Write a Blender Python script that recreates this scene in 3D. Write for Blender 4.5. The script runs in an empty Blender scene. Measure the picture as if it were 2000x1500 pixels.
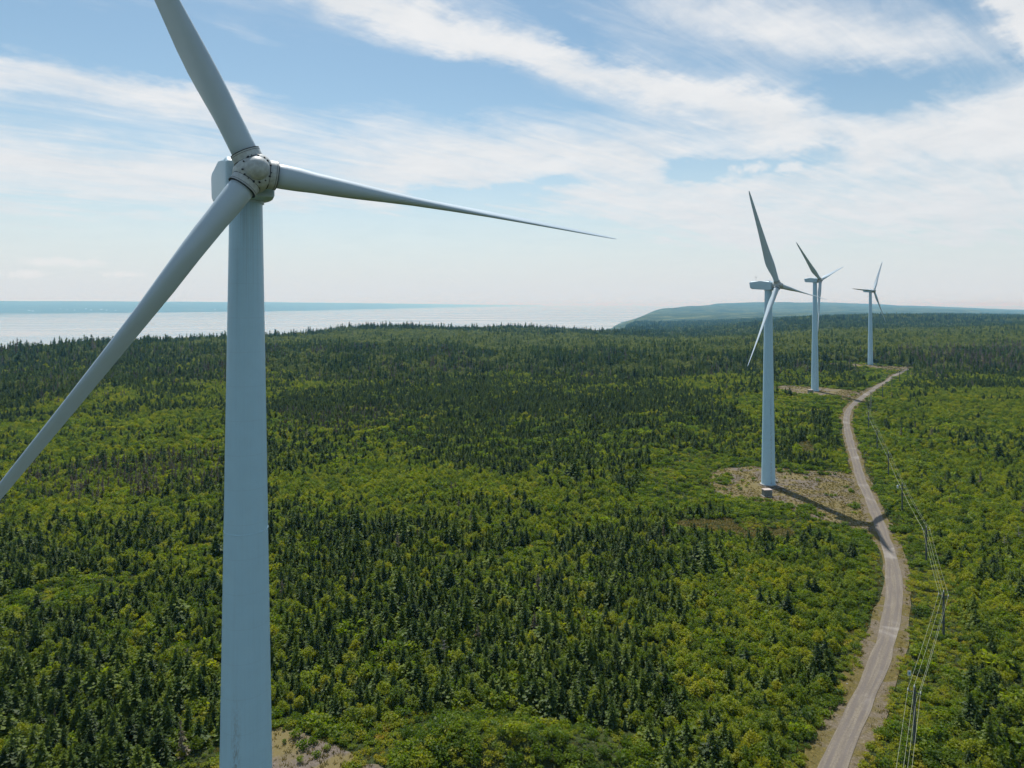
import bpy, bmesh, math, random
import numpy as np
from mathutils import Vector, Matrix

random.seed(7)
rng = np.random.default_rng(11)
R = math.radians
scene = bpy.context.scene
COL = scene.collection

# ------------------------------------------------------------------ camera
F_PX = 1333.0            # focal length in pixels of a 2000 px wide picture
EYE_ROW = 594.0          # picture row of eye level
CAM_Z = 140.0            # camera height
SEA_Z = -110.0           # level of the bay
cd = bpy.data.cameras.new('camera')
cam = bpy.data.objects.new('camera', cd)
COL.objects.link(cam)
cam.location = (0, 0, CAM_Z)
cam.rotation_euler = (R(90), 0, 0)
cd.sensor_width = 36.0
cd.lens = F_PX / 2000.0 * 36.0
cd.shift_y = -(750.0 - EYE_ROW) / 2000.0
cd.clip_start = 0.5
cd.clip_end = 400000.0
scene.camera = cam

# ------------------------------------------------------------------ render settings
scene.view_settings.view_transform = 'Standard'
scene.view_settings.look = 'None'
scene.view_settings.exposure = 0.0
scene.view_settings.gamma = 1.0
scene.view_settings.use_curve_mapping = False
cy = scene.cycles
cy.max_bounces = 4
cy.diffuse_bounces = 1
cy.glossy_bounces = 2
cy.transmission_bounces = 3
cy.volume_bounces = 0
cy.transparent_max_bounces = 4
cy.use_adaptive_sampling = True
cy.adaptive_threshold = 0.02
cy.use_denoising = True

# ------------------------------------------------------------------ sun
SUN_AZ = R(-15.0)        # from +Y (straight ahead) towards +X
SUN_EL = R(59.0)
sun_dir = Vector((math.sin(SUN_AZ) * math.cos(SUN_EL), math.cos(SUN_AZ) * math.cos(SUN_EL), math.sin(SUN_EL)))
sd = bpy.data.lights.new('sun', 'SUN')
sd.energy = 5.0
sd.angle = R(0.5)
sd.color = (1.0, 0.965, 0.91)
sun = bpy.data.objects.new('sun', sd)
COL.objects.link(sun)
sun.rotation_euler = (-sun_dir).to_track_quat('-Z', 'Y').to_euler()
sun.location = (0, 0, 400)


# ------------------------------------------------------------------ node helper
class NT:
    """Small helper to write node graphs as expressions."""
    def __init__(self, tree):
        self.t = tree
        self.n = tree.nodes
        self.l = tree.links
        self.n.clear()

    def new(self, kind, **kw):
        nd = self.n.new(kind)
        for k, v in kw.items():
            setattr(nd, k, v)
        return nd

    def put(self, sock, v):
        if v is None:
            return
        if isinstance(v, bpy.types.NodeSocket):
            self.l.new(v, sock)
        else:
            if isinstance(v, (tuple, list)) and len(v) == 3 and len(getattr(sock, 'default_value', (0, 0, 0))) == 4:
                v = (*v, 1)
            sock.default_value = v

    def m(self, op, a, b=None, c=None, clamp=False):
        nd = self.new('ShaderNodeMath', operation=op, use_clamp=clamp)
        self.put(nd.inputs[0], a)
        self.put(nd.inputs[1], b)
        if c is not None:
            self.put(nd.inputs[2], c)
        return nd.outputs[0]

    def v(self, op, a, b=None):
        nd = self.new('ShaderNodeVectorMath', operation=op)
        self.put(nd.inputs[0], a)
        if b is not None:
            self.put(nd.inputs[1], b)
        return nd.outputs[0]

    def smooth(self, x, lo, hi, a=0.0, b=1.0):
        nd = self.new('ShaderNodeMapRange', interpolation_type='SMOOTHSTEP')
        self.put(nd.inputs[0], x)
        self.put(nd.inputs[1], lo)
        self.put(nd.inputs[2], hi)
        self.put(nd.inputs[3], a)
        self.put(nd.inputs[4], b)
        return nd.outputs[0]

    def mix(self, f, a, b, kind='MIX'):
        nd = self.new('ShaderNodeMix', data_type='RGBA', blend_type=kind)
        self.put(nd.inputs[0], f)
        self.put(nd.inputs[6], a)
        self.put(nd.inputs[7], b)
        return nd.outputs[2]

    def noise(self, vec, scale, detail=4.0, rough=0.55, dist=0.0, out=0):
        nd = self.new('ShaderNodeTexNoise')
        self.put(nd.inputs['Vector'], vec)
        self.put(nd.inputs['Scale'], scale)
        self.put(nd.inputs['Detail'], detail)
        self.put(nd.inputs['Roughness'], rough)
        self.put(nd.inputs['Distortion'], dist)
        return nd.outputs[out]

    def sep(self, vec):
        nd = self.new('ShaderNodeSeparateXYZ')
        self.put(nd.inputs[0], vec)
        return nd.outputs

    def comb(self, x, y, z):
        nd = self.new('ShaderNodeCombineXYZ')
        for i, q in enumerate((x, y, z)):
            self.put(nd.inputs[i], q)
        return nd.outputs[0]

    def ramp(self, f, stops):
        nd = self.new('ShaderNodeValToRGB')
        cr = nd.color_ramp
        while len(cr.elements) < len(stops):
            cr.elements.new(0.5)
        for e, (p, c) in zip(cr.elements, stops):
            e.position = p
            e.color = (*c, 1)
        self.put(nd.inputs[0], f)
        return nd.outputs[0]


# ------------------------------------------------------------------ world: sky with cirrus
world = bpy.data.worlds.new('World')
scene.world = world
world.use_nodes = True
g = NT(world.node_tree)
sky = g.new('ShaderNodeTexSky', sky_type='NISHITA')
sky.sun_disc = False
sky.sun_elevation = SUN_EL
sky.sun_rotation = SUN_AZ
sky.altitude = 100.0
sky.air_density = 1.0
sky.dust_density = 0.6
sky.ozone_density = 1.6
dirv = g.v('NORMALIZE', g.new('ShaderNodeTexCoord').outputs['Generated'])
dx, dy, dz = g.sep(dirv)[0:3]
zpos = g.m('MAXIMUM', dz, 0.0)
inv = g.m('DIVIDE', 1.0, g.m('ADD', zpos, 0.10))
ux = g.m('MULTIPLY', dx, inv)
uy = g.m('MULTIPLY', dy, inv)
az = g.m('ARCTAN2', dx, dy)
el = g.m('ARCSINE', dz)
# cirrus sheet: fibres run roughly 35 degrees off the view direction on the cloud plane
ca, sa = math.cos(R(38)), math.sin(R(38))
al = g.m('ADD', g.m('MULTIPLY', ux, ca), g.m('MULTIPLY', uy, sa))
ac = g.m('SUBTRACT', g.m('MULTIPLY', uy, ca), g.m('MULTIPLY', ux, sa))
sheet = g.comb(g.m('MULTIPLY', al, 0.55), g.m('MULTIPLY', ac, 1.0), 3.7)
fib = g.comb(g.m('MULTIPLY', al, 0.8), g.m('MULTIPLY', ac, 4.2), 8.1)
big = g.noise(sheet, 0.85, 3, 0.55, 0.5)
fine = g.noise(fib, 1.6, 6, 0.64, 0.7)
wisp = g.noise(g.comb(ux, uy, 1.3), 3.2, 6, 0.64, 0.3)
body = g.m('ADD', g.m('MULTIPLY', big, 0.48), g.m('ADD', g.m('MULTIPLY', fine, 0.50), g.m('MULTIPLY', wisp, 0.24)))

warp = g.noise(g.comb(g.m('MULTIPLY', az, 3.0), g.m('MULTIPLY', el, 7.0), 0.7), 2.2, 5, 0.66, 0.0, out=1)
wx, wy, wz = g.sep(warp)[0:3]
azw = g.m('ADD', az, g.m('MULTIPLY', g.m('SUBTRACT', wx, 0.5), 0.16))
elw = g.m('ADD', el, g.m('MULTIPLY', g.m('SUBTRACT', wy, 0.5), 0.085))


def deg_of(px, py):
    a = math.atan((px - 1000) / F_PX)
    return a, math.atan((EYE_ROW - py) / math.hypot(F_PX, px - 1000))


def bank(p0, p1, width_deg, amount):
    """A long cloud bank (or a clear lane, when negative) between two sky directions."""
    a0, e0 = deg_of(*p0)
    a1, e1 = deg_of(*p1)
    lx, ly = a1 - a0, e1 - e0
    ll = math.hypot(lx, ly)
    lx, ly = lx / ll, ly / ll
    qx = g.m('SUBTRACT', azw, a0)
    qy = g.m('SUBTRACT', elw, e0)
    s = g.m('ADD', g.m('MULTIPLY', qx, lx), g.m('MULTIPLY', qy, ly))
    t = g.m('ADD', g.m('MULTIPLY', qx, -ly), g.m('MULTIPLY', qy, lx))
    over = g.m('SUBTRACT', g.m('ABSOLUTE', g.m('SUBTRACT', s, ll / 2)), ll / 2)
    over = g.m('MAXIMUM', over, 0.0)
    d2 = g.m('ADD', g.m('POWER', g.m('DIVIDE', t, R(width_deg)), 2.0), g.m('POWER', g.m('DIVIDE', over, R(width_deg) * 2.2), 2.0))
    return g.m('MULTIPLY', g.m('EXPONENT', g.m('MULTIPLY', d2, -1.0)), amount)


banks = [
    bank((560, -60), (1500, 215), 1.5, 0.38),
    bank((-150, 120), (420, 205), 1.4, 0.32),
    bank((-200, 340), (1250, 310), 3.9, 0.33),
    bank((1560, 290), (2300, 190), 2.2, 0.40),
    bank((1450, 430), (2300, 380), 3.8, 0.36),
    bank((1960, 10), (2060, 110), 1.2, 0.42),
    bank((1350, 20), (1900, 110), 1.8, 0.20),
    bank((420, 120), (900, 165), 1.9, -0.24),
    bank((-100, 40), (300, 60), 2.2, -0.16),
    bank((1650, 150), (2050, 140), 1.3, -0.16),
    bank((1340, 338), (1600, 300), 1.0, -0.36),
    bank((830, 385), (1080, 365), 0.9, -0.34),
    bank((1050, 15), (1120, 60), 1.2, -0.20),
]
cov = body
for b in banks:
    cov = g.m('ADD', cov, b)
cov = g.smooth(cov, 0.50, 1.04, 0.0, 0.95)
# thickening veil towards the horizon, seen edge-on through more air
veil = g.m('EXPONENT', g.m('MULTIPLY', g.m('POWER', g.m('MULTIPLY', zpos, 6.6), 1.8), -1.0))
cov = g.m('MAXIMUM', cov, g.m('MULTIPLY', veil, 0.97))
# small fair-weather puffs
puffs = None
ww = g.noise(dirv, 48.0, 4, 0.62, 0.0)
for (px, py, w, h) in ((1466, 329, 1.5, 0.55), (1541, 326, 1.0, 0.50), (120, 512, 2.6, 0.36), (235, 536, 1.6, 0.30), (30, 535, 2.2, 0.35)):
    a0, e0 = deg_of(px, py)
    dd = g.m('ADD', g.m('POWER', g.m('DIVIDE', g.m('SUBTRACT', az, a0), R(w)), 2.0), g.m('POWER', g.m('DIVIDE', g.m('SUBTRACT', el, e0), R(h)), 2.0))
    dd = g.m('ADD', dd, g.m('MULTIPLY', g.m('SUBTRACT', ww, 0.5), 4.2))
    q = g.smooth(dd, -0.1, 1.3, 0.7 if py < 400 else 0.55, 0.0)
    puffs = q if puffs is None else g.m('MAXIMUM', puffs, q)
blue = g.new('ShaderNodeHueSaturation')
blue.inputs['Saturation'].default_value = 0.98
blue.inputs['Value'].default_value = 1.0
g.put(blue.inputs['Color'], sky.outputs[0])
cloud_col = g.ramp(wisp, [(0.3, (0.77, 0.795, 0.82)), (0.62, (0.875, 0.88, 0.885))])
horizon_col = (0.69, 0.735, 0.785)
cloud_col = g.mix(g.m('MULTIPLY', veil, 0.9), cloud_col, horizon_col)
cloud_lit = g.v('SCALE', cloud_col)
cloud_lit.node.inputs['Scale'].default_value = 10.0
skyc = g.mix(cov, g.mix(1.0, blue.outputs[0], (1.0, 1.15, 1.08), 'MULTIPLY'), cloud_lit)
puff_lit = g.v('SCALE', (0.86, 0.86, 0.865))
puff_lit.node.inputs['Scale'].default_value = 10.0
skyc = g.mix(puffs, skyc, puff_lit)
world.cycles.sampling_method = 'MANUAL'
world.cycles.sample_map_resolution = 256
bg = g.new('ShaderNodeBackground')
bg.inputs['Strength'].default_value = 0.1
g.put(bg.inputs['Color'], skyc)
g.put(g.new('ShaderNodeOutputWorld').inputs['Surface'], bg.outputs[0])


# ------------------------------------------------------------------ small build helpers
def tag(o, label=None, cat=None, group=None, kind=None):
    if label:
        o['label'] = label
    if cat:
        o['category'] = cat
    if group:
        o['group'] = group
    if kind:
        o['kind'] = kind
    return o


def link(name, mesh, parent=None):
    o = bpy.data.objects.new(name, mesh)
    COL.objects.link(o)
    if parent:
        o.parent = parent
    return o


def empty(name, loc=(0, 0, 0), rz=0.0, scale=1.0):
    o = bpy.data.objects.new(name, None)
    COL.objects.link(o)
    o.empty_display_size = 0.5
    o.location = loc
    o.rotation_euler = (0, 0, rz)
    o.scale = (scale,) * 3
    return o


def np_mesh(name, verts, faces, mats=(), mat_idx=None, smooth=False):
    me = bpy.data.meshes.new(name)
    me.from_pydata([tuple(map(float, v)) for v in verts], [], [tuple(map(int, f)) for f in faces])
    for m in mats:
        me.materials.append(m)
    if mat_idx is not None:
        me.polygons.foreach_set('material_index', np.asarray(mat_idx, dtype=np.int32))
    if smooth:
        me.polygons.foreach_set('use_smooth', np.ones(len(me.polygons), dtype=bool))
    me.update()
    return me


def bm_mesh(name, bm, mat, smooth=False, sharp=35):
    me = bpy.data.meshes.new(name)
    bmesh.ops.recalc_face_normals(bm, faces=bm.faces)
    if smooth:
        for f in bm.faces:
            f.smooth = True
        for e in bm.edges:
            if len(e.link_faces) == 2 and e.calc_face_angle(0) > R(sharp):
                e.smooth = False
    bm.to_mesh(me)
    bm.free()
    me.materials.append(mat)
    return me


def bm_box(bm, c, s, bevel=0.0, rot=None):
    res = bmesh.ops.create_cube(bm, size=1.0)
    vs = res['verts']
    bmesh.ops.scale(bm, vec=s, verts=vs)
    if bevel:
        es = list({e for v in vs for e in v.link_edges})
        r2 = bmesh.ops.bevel(bm, geom=es, offset=bevel, segments=2, affect='EDGES')
        vs = list({v for f in r2['faces'] for v in f.verts} | {v for v in vs if v.is_valid})
    if rot is not None:
        bmesh.ops.rotate(bm, cent=(0, 0, 0), matrix=rot, verts=vs)
    bmesh.ops.translate(bm, vec=c, verts=vs)


def bm_tube(bm, pts, radii, seg=8, caps=True):
    """Tube through points; a radius for each point."""
    rings = []
    n = len(pts)
    pts = [Vector(p) for p in pts]
    for i, p in enumerate(pts):
        d = (pts[min(i + 1, n - 1)] - pts[max(i - 1, 0)])
        if d.length < 1e-9:
            d = pts[-1] - pts[0]
        d.normalize()
        up = Vector((0, 0, 1)) if abs(d.z) < 0.9 else Vector((1, 0, 0))
        x = d.cross(up).normalized()
        y = x.cross(d)
        rr = radii[i] if hasattr(radii, '__len__') else radii
        rings.append([bm.verts.new(p + (x * math.cos(a) + y * math.sin(a)) * rr) for a in [k * 2 * math.pi / seg for k in range(seg)]])
    for a, b in zip(rings[:-1], rings[1:]):
        for k in range(seg):
            bm.faces.new((a[k], a[(k + 1) % seg], b[(k + 1) % seg], b[k]))
    if caps:
        bm.faces.new(rings[0])
        bm.faces.new(rings[-1])


def bm_lathe(bm, prof, frame=None, seg=48):
    """Profile [(along, radius)] turned about local Z, then moved by a 4x4 frame."""
    rings = []
    for (s, r) in prof:
        if r < 1e-6:
            rings.append([bm.verts.new((0, 0, s))])
        else:
            rings.append([bm.verts.new((r * math.cos(a), r * math.sin(a), s)) for a in [k * 2 * math.pi / seg for k in range(seg)]])
    new = [v for rg in rings for v in rg]
    for a, b in zip(rings[:-1], rings[1:]):
        if len(a) == 1 and len(b) == 1:
            continue
        for k in range(seg):
            if len(a) == 1:
                bm.faces.new((a[0], b[k], b[(k + 1) % seg]))
            elif len(b) == 1:
                bm.faces.new((a[k], a[(k + 1) % seg], b[0]))
            else:
                bm.faces.new((a[k], a[(k + 1) % seg], b[(k + 1) % seg], b[k]))
    if frame is not None:
        bmesh.ops.transform(bm, matrix=frame, verts=new)
    return new


def new_mat(name):
    m = bpy.data.materials.new(name)
    m.use_nodes = True
    return m, NT(m.node_tree)


def finish(gr, shader, disp=None):
    out = gr.new('ShaderNodeOutputMaterial')
    gr.put(out.inputs['Surface'], shader)


def principled(gr, color, rough=0.8, metal=0.0, normal=None, spec=0.5):
    p = gr.new('ShaderNodeBsdfPrincipled')
    gr.put(p.inputs['Base Color'], color)
    gr.put(p.inputs['Roughness'], rough)
    p.inputs['Metallic'].default_value = metal
    p.inputs['Specular IOR Level'].default_value = spec
    if normal is not None:
        gr.put(p.inputs['Normal'], normal)
    return p.outputs[0]


def bump(gr, height, strength=0.5, dist=0.1):
    b = gr.new('ShaderNodeBump')
    b.inputs['Strength'].default_value = strength
    b.inputs['Distance'].default_value = dist
    gr.put(b.inputs['Height'], height)
    return b.outputs[0]


def simple_mat(name, color, rough=0.6, metal=0.0, var=0.12, scale=3.0):
    m, gr = new_mat(name)
    pos = gr.new('ShaderNodeTexCoord').outputs['Object']
    n = gr.noise(pos, scale, 5, 0.6)
    dark = tuple(c * (1 - var) for c in color)
    lite = tuple(min(1, c * (1 + var)) for c in color)
    finish(gr, principled(gr, gr.ramp(n, [(0.3, dark), (0.7, lite)]), rough, metal))
    return m


# ------------------------------------------------------------------ terrain shape
def _hash(ix, iy, seed):
    h = (ix.astype(np.int64) * 374761393 + iy.astype(np.int64) * 668265263 + seed * 1442695041) & 0xFFFFFFFF
    h = ((h ^ (h >> 13)) * 1274126177) & 0xFFFFFFFF
    h = h ^ (h >> 16)
    return (h & 0xFFFFFF) / float(0xFFFFFF)


def vnoise(x, y, s, seed=0):
    """Smooth value noise in -1..1 with feature size s."""
    x = np.asarray(x, float) / s
    y = np.asarray(y, float) / s
    ix = np.floor(x)
    iy = np.floor(y)
    fx = x - ix
    fy = y - iy
    fx = fx * fx * (3 - 2 * fx)
    fy = fy * fy * (3 - 2 * fy)
    a = _hash(ix, iy, seed)
    b = _hash(ix + 1, iy, seed)
    c = _hash(ix, iy + 1, seed)
    d = _hash(ix + 1, iy + 1, seed)
    return ((a * (1 - fx) + b * fx) * (1 - fy) + (c * (1 - fx) + d * fx) * fy) * 2 - 1


# (bearing as picture column, distance ahead in metres, ground height above the sea)
KNOTS = np.array([
    (481, 59.8, 71), (1505, 267.6, 69.3), (1593, 500, 76.3), (1699, 735, 74.3),
    (0, 60, 70), (1000, 60, 70), (2000, 60, 71), (0, 150, 69), (600, 150, 70), (1000, 130, 70), (1400, 150, 70),
    (1750, 160, 70.3), (2000, 150, 71), (0, 300, 68), (500, 300, 69), (1000, 300, 70), (1760, 270, 70), (2000, 300, 72),
    (0, 600, 70), (500, 600, 70), (1000, 600, 71), (2000, 550, 75), (1300, 500, 73),
    (0, 900, 70), (300, 1200, 68), (600, 1560, 70), (1000, 2000, 66), (1200, 1900, 57),
    (500, 1000, 69), (1000, 1200, 66), (1300, 1200, 66), (2000, 1000, 76), (1600, 1300, 79), (1800, 1300, 81), (2000, 1350, 82),
    (1450, 1900, 56), (1800, 1900, 68), (1570, 2500, 80), (1750, 2500, 80), (2000, 2500, 76), (1350, 2500, 36), (1460, 2500, 56),
    (700, 1800, 87), (560, 1450, 66), (200, 1050, 72), (430, 1300, 67), (880, 2000, 67), (1300, 3600, 10), (1600, 3600, 52), (1300, 5200, 6), (1600, 5200, 46), (1900, 5200, 50), (1300, 9500, 86), (1400, 9500, 84), (1500, 9800, 70), (1240, 9200, 66),
    (1600, 11000, 88), (1440, 15000, 158), (1550, 15000, 182), (1650, 15000, 170), (1750, 14000, 98), (1800, 13000, 78), (1900, 10500, 30),
    (2000, 9000, -18), (2200, 9000, -30), (-600, 200, 67), (-600, 900, 64), (2600, 200, 72), (2600, 900, 78), (2600, 2500, 70),
    (2600, 6000, 10), (1500, 22000, 120), (2000, 22000, -40), (2600, 22000, -60), (-600, 60, 69), (2600, 60, 71),
], float)
KU = (KNOTS[:, 0] - 1000) / F_PX * 2.2
KV = np.log(KNOTS[:, 1])


def _tps(r2):
    return 0.5 * r2 * np.log(np.maximum(r2, 1e-12))


_n = len(KNOTS)
_A = np.zeros((_n + 3, _n + 3))
_A[:_n, :_n] = _tps((KU[:, None] - KU[None]) ** 2 + (KV[:, None] - KV[None]) ** 2) + np.eye(_n) * 2e-3
_A[:_n, _n:] = np.stack([np.ones(_n), KU, KV], 1)
_A[_n:, :_n] = _A[:_n, _n:].T
_W = np.linalg.solve(_A, np.concatenate([KNOTS[:, 2], np.zeros(3)]))

# shoulder of the land above the bay; the ground falls to the water on its left
SHORE = np.array([(-760, -3000), (-760, 300), (-690, 890), (-640, 1215), (-480, 1560), (0, 2010), (300, 1960), (450, 2500),
                  (720, 3900), (1050, 5500), (2150, 9500), (4700, 15000), (7200, 23000)], float)


def shore_sd(x, y):
    """Signed distance to the shoulder line, positive inland (to the right of it)."""
    best = np.full(np.shape(x), 1e12)
    sign = np.ones(np.shape(x))
    for (ax, ay), (bx, by) in zip(SHORE[:-1], SHORE[1:]):
        ex, ey = bx - ax, by - ay
        t = np.clip(((x - ax) * ex + (y - ay) * ey) / (ex * ex + ey * ey), 0, 1)
        qx = x - ax - t * ex
        qy = y - ay - t * ey
        d = qx * qx + qy * qy
        s = np.where(ex * qy - ey * qx < 0, 1.0, -1.0)
        m = d < best
        best = np.where(m, d, best)
        sign = np.where(m, s, sign)
    return sign * np.sqrt(best)


def ground(x, y):
    x = np.asarray(x, float)
    y = np.asarray(y, float)
    yy = np.maximum(y, 45.0)
    u = np.clip(x / yy, -1.25, 1.25) * 2.2
    v = np.log(yy)
    h = _W[_n] + _W[_n + 1] * u + _W[_n + 2] * v
    for i in range(_n):
        h = h + _W[i] * _tps((u - KU[i]) ** 2 + (v - KV[i]) ** 2)
    h = np.clip(h, -60, 205)
    d = np.hypot(x, y)
    f1 = np.clip((d - 110) / 200, 0, 1)
    for (tx_, ty_) in ((-23.3, 59.9), (100.5, 267.6), (221.7, 499.7), (385.6, 734.4)):
        f1 = f1 * (1 - np.exp(-((x - tx_) ** 2 + (y - ty_) ** 2) / 45.0 ** 2))
    f2 = np.clip((d - 900) / 1500, 0, 1)
    h = h + 0.35 * vnoise(x, y, 23, 1) + f1 * (1.5 * vnoise(x, y, 130, 2) + 2.2 * vnoise(x, y, 310, 8)) + f2 * (5.0 * vnoise(x, y, 520, 3) + 3.2 * vnoise(x, y, 170, 4)) + np.clip((d - 4000) / 3000, 0, 1) * (18 * vnoise(x, y, 1700, 6) + 10 * vnoise(x, y, 700, 7))
    # overgrown spoil mound behind the near tower's yard
    h = h + 4.4 * np.exp(-((x - 1.0) / 15.0) ** 2 - ((y - 104.0) / 6.0) ** 2) + 1.6 * np.exp(-((x + 9.0) / 4.0) ** 2 - ((y - 108.0) / 4.0) ** 2)
    s = shore_sd(x, y)
    wd = (320 + 0.06 * np.maximum(y - 4000, 0)) + 60 * vnoise(x, y, 300, 5)
    t = np.clip((s + wd) / wd, 0, 1)
    t = t * t * (3 - 2 * t)
    return SEA_Z - 7 + (h - SEA_Z + 7) * t


def ground1(x, y):
    return float(ground(np.array([x]), np.array([y]))[0])


_ts = np.exp(np.linspace(math.log(45), math.log(20000), 900))


def on_ground(px, py):
    """Where a line of sight through this picture point meets the ground."""
    tx, tz = (px - 1000) / F_PX, (EYE_ROW - py) / F_PX
    below = CAM_Z + tz * _ts - ground(tx * _ts, _ts) < 0
    k = int(np.argmax(below)) if below.any() else len(_ts) - 1
    lo, hi = _ts[max(k - 1, 0)], _ts[k]
    for _ in range(14):
        mid = 0.5 * (lo + hi)
        if CAM_Z + tz * mid - ground1(tx * mid, mid) < 0:
            hi = mid
        else:
            lo = mid
    return np.array([tx * hi, hi])


def spline(pts, step):
    """Catmull-Rom through 2-D points, resampled at about one step."""
    pts = np.asarray(pts, float)
    P = np.vstack([2 * pts[0] - pts[1], pts, 2 * pts[-1] - pts[-2]])
    out = []
    for i in range(1, len(P) - 2):
        L = np.linalg.norm(P[i + 1] - P[i])
        for t in np.linspace(0, 1, max(3, int(L / step)), endpoint=False):
            out.append(0.5 * (2 * P[i] + (P[i + 1] - P[i - 1]) * t + (2 * P[i - 1] - 5 * P[i] + 4 * P[i + 1] - P[i + 2]) * t * t
                              + (-P[i - 1] + 3 * P[i] - 3 * P[i + 1] + P[i + 2]) * t ** 3))
    out.append(P[-2])
    return np.array(out)


def in_poly(x, y, poly):
    inside = np.zeros(np.shape(x), bool)
    n = len(poly)
    for i in range(n):
        x1, y1 = poly[i]
        x2, y2 = poly[(i + 1) % n]
        c = ((y1 > y) != (y2 > y)) & (x < (x2 - x1) * (y - y1) / (y2 - y1 + 1e-12) + x1)
        inside ^= c
    return inside


def poly_dist(x, y, line, closed=False):
    best = np.full(np.shape(x), 1e12)
    pts = list(line) + ([line[0]] if closed else [])
    for (ax, ay), (bx, by) in zip(pts[:-1], pts[1:]):
        ex, ey = bx - ax, by - ay
        t = np.clip(((x - ax) * ex + (y - ay) * ey) / (ex * ex + ey * ey + 1e-12), 0, 1)
        best = np.minimum(best, (x - ax - t * ex) ** 2 + (y - ay - t * ey) ** 2)
    return np.sqrt(best)


def region(pix):
    return np.array([on_ground(*p) for p in pix])


ROAD_PIX = [(1480, 1900), (1560, 1680), (1626, 1500), (1665, 1410), (1692, 1350), (1713, 1305), (1728, 1260), (1739, 1215), (1746, 1170),
            (1746, 1140), (1743, 1110), (1737, 1080), (1716, 1020), (1692, 960), (1682, 940), (1671, 900), (1660, 862), (1653, 825),
            (1658, 800), (1677, 782), (1700, 765), (1722, 750), (1745, 735), (1765, 726), (1776, 720)]
road_c = spline([on_ground(*p) for p in ROAD_PIX], 2.5)
# smooth the centre line a little
for _ in range(6):
    road_c[1:-1] = 0.25 * road_c[:-2] + 0.5 * road_c[1:-1] + 0.25 * road_c[2:]
road_coarse = road_c[::4]

PADS = {
    'near': np.array([(-40, 40), (-22, 38), (-8, 48), (-6, 66), (-9, 86), (-13, 96), (-20, 103), (-29, 109), (-35, 111), (-40, 112), (-44, 107), (-45, 90), (-46, 60)], float),
    'second': region([(1383, 945), (1392, 925), (1425, 913), (1500, 912), (1560, 918), (1640, 922), (1692, 928), (1716, 985), (1734, 1046),
                      (1704, 1052), (1652, 1028), (1590, 1012), (1540, 996), (1480, 982), (1405, 974)]),
    'third': region([(1495, 759), (1520, 753), (1600, 756), (1660, 762), (1702, 764), (1690, 776), (1672, 785), (1655, 783), (1600, 774), (1540, 768)]),
    'fourth': region([(1590, 712), (1640, 709), (1700, 713), (1740, 715), (1787, 717), (1776, 724), (1735, 723), (1700, 718.5), (1640, 715)]),
}


# ------------------------------------------------------------------ ground materials
def ground_material():
    m, gr = new_mat('moor_ground')
    pos = gr.new('ShaderNodeNewGeometry').outputs['Position']
    n1 = gr.noise(pos, 0.006, 6, 0.6)
    n2 = gr.noise(pos, 0.9, 6, 0.65)
    n3 = gr.noise(pos, 0.05, 5, 0.6)
    a = gr.ramp(n3, [(0.3, (0.040, 0.058, 0.020)), (0.52, (0.065, 0.094, 0.026)), (0.72, (0.105, 0.118, 0.036))])
    b = gr.ramp(n2, [(0.3, (0.022, 0.030, 0.012)), (0.7, (0.080, 0.095, 0.028))])
    near = gr.mix(0.5, a, b)
    far = gr.ramp(gr.noise(pos, 0.0045, 9, 0.74), [(0.36, (0.010, 0.024, 0.012)), (0.5, (0.040, 0.064, 0.024)), (0.64, (0.150, 0.170, 0.065))])
    cdist = gr.new('ShaderNodeCameraData')
    d = gr.sep(pos)[1]
    f = gr.smooth(d, 2200.0, 3600.0)
    col = gr.mix(f, near, far)
    finish(gr, principled(gr, col, 0.95, normal=bump(gr, gr.m('ADD', gr.m('MULTIPLY', n2, 0.3), gr.m('MULTIPLY', gr.noise(pos, 0.05, 8, 0.75), 9.0)), 0.9, 1.0), spec=0.1))
    return m


def gravel_material():
    m, gr = new_mat('pad_gravel')
    pos = gr.new('ShaderNodeNewGeometry').outputs['Position']
    n1 = gr.noise(pos, 0.11, 6, 0.6, 0.6)
    n2 = gr.noise(pos, 2.2, 6, 0.7)
    n3 = gr.noise(pos, 9.0, 3, 0.7)
    stone = gr.ramp(n2, [(0.3, (0.105, 0.086, 0.070)), (0.55, (0.158, 0.131, 0.106)), (0.78, (0.250, 0.215, 0.180))])
    grass = gr.ramp(n3, [(0.3, (0.120, 0.105, 0.030)), (0.7, (0.220, 0.170, 0.055))])
    col = gr.mix(gr.smooth(n1, 0.40, 0.56), stone, gr.mix(0.75, stone, grass))
    finish(gr, principled(gr, col, 0.95, normal=bump(gr, n2, 0.7, 0.08), spec=0.15))
    return m


def verge_material():
    m, gr = new_mat('dry_verge')
    pos = gr.new('ShaderNodeNewGeometry').outputs['Position']
    n1 = gr.noise(pos, 0.16, 6, 0.62, 0.8)
    n2 = gr.noise(pos, 2.6, 6, 0.7)
    stone = gr.ramp(n2, [(0.3, (0.100, 0.080, 0.054)), (0.55, (0.155, 0.126, 0.088)), (0.76, (0.285, 0.245, 0.190))])
    grass = gr.ramp(n2, [(0.3, (0.070, 0.062, 0.020)), (0.55, (0.130, 0.104, 0.034)), (0.75, (0.200, 0.155, 0.055))])
    col = gr.mix(gr.smooth(n1, 0.40, 0.56), stone, grass)
    finish(gr, principled(gr, col, 0.95, normal=bump(gr, n2, 0.8, 0.1), spec=0.1))
    return m


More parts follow.
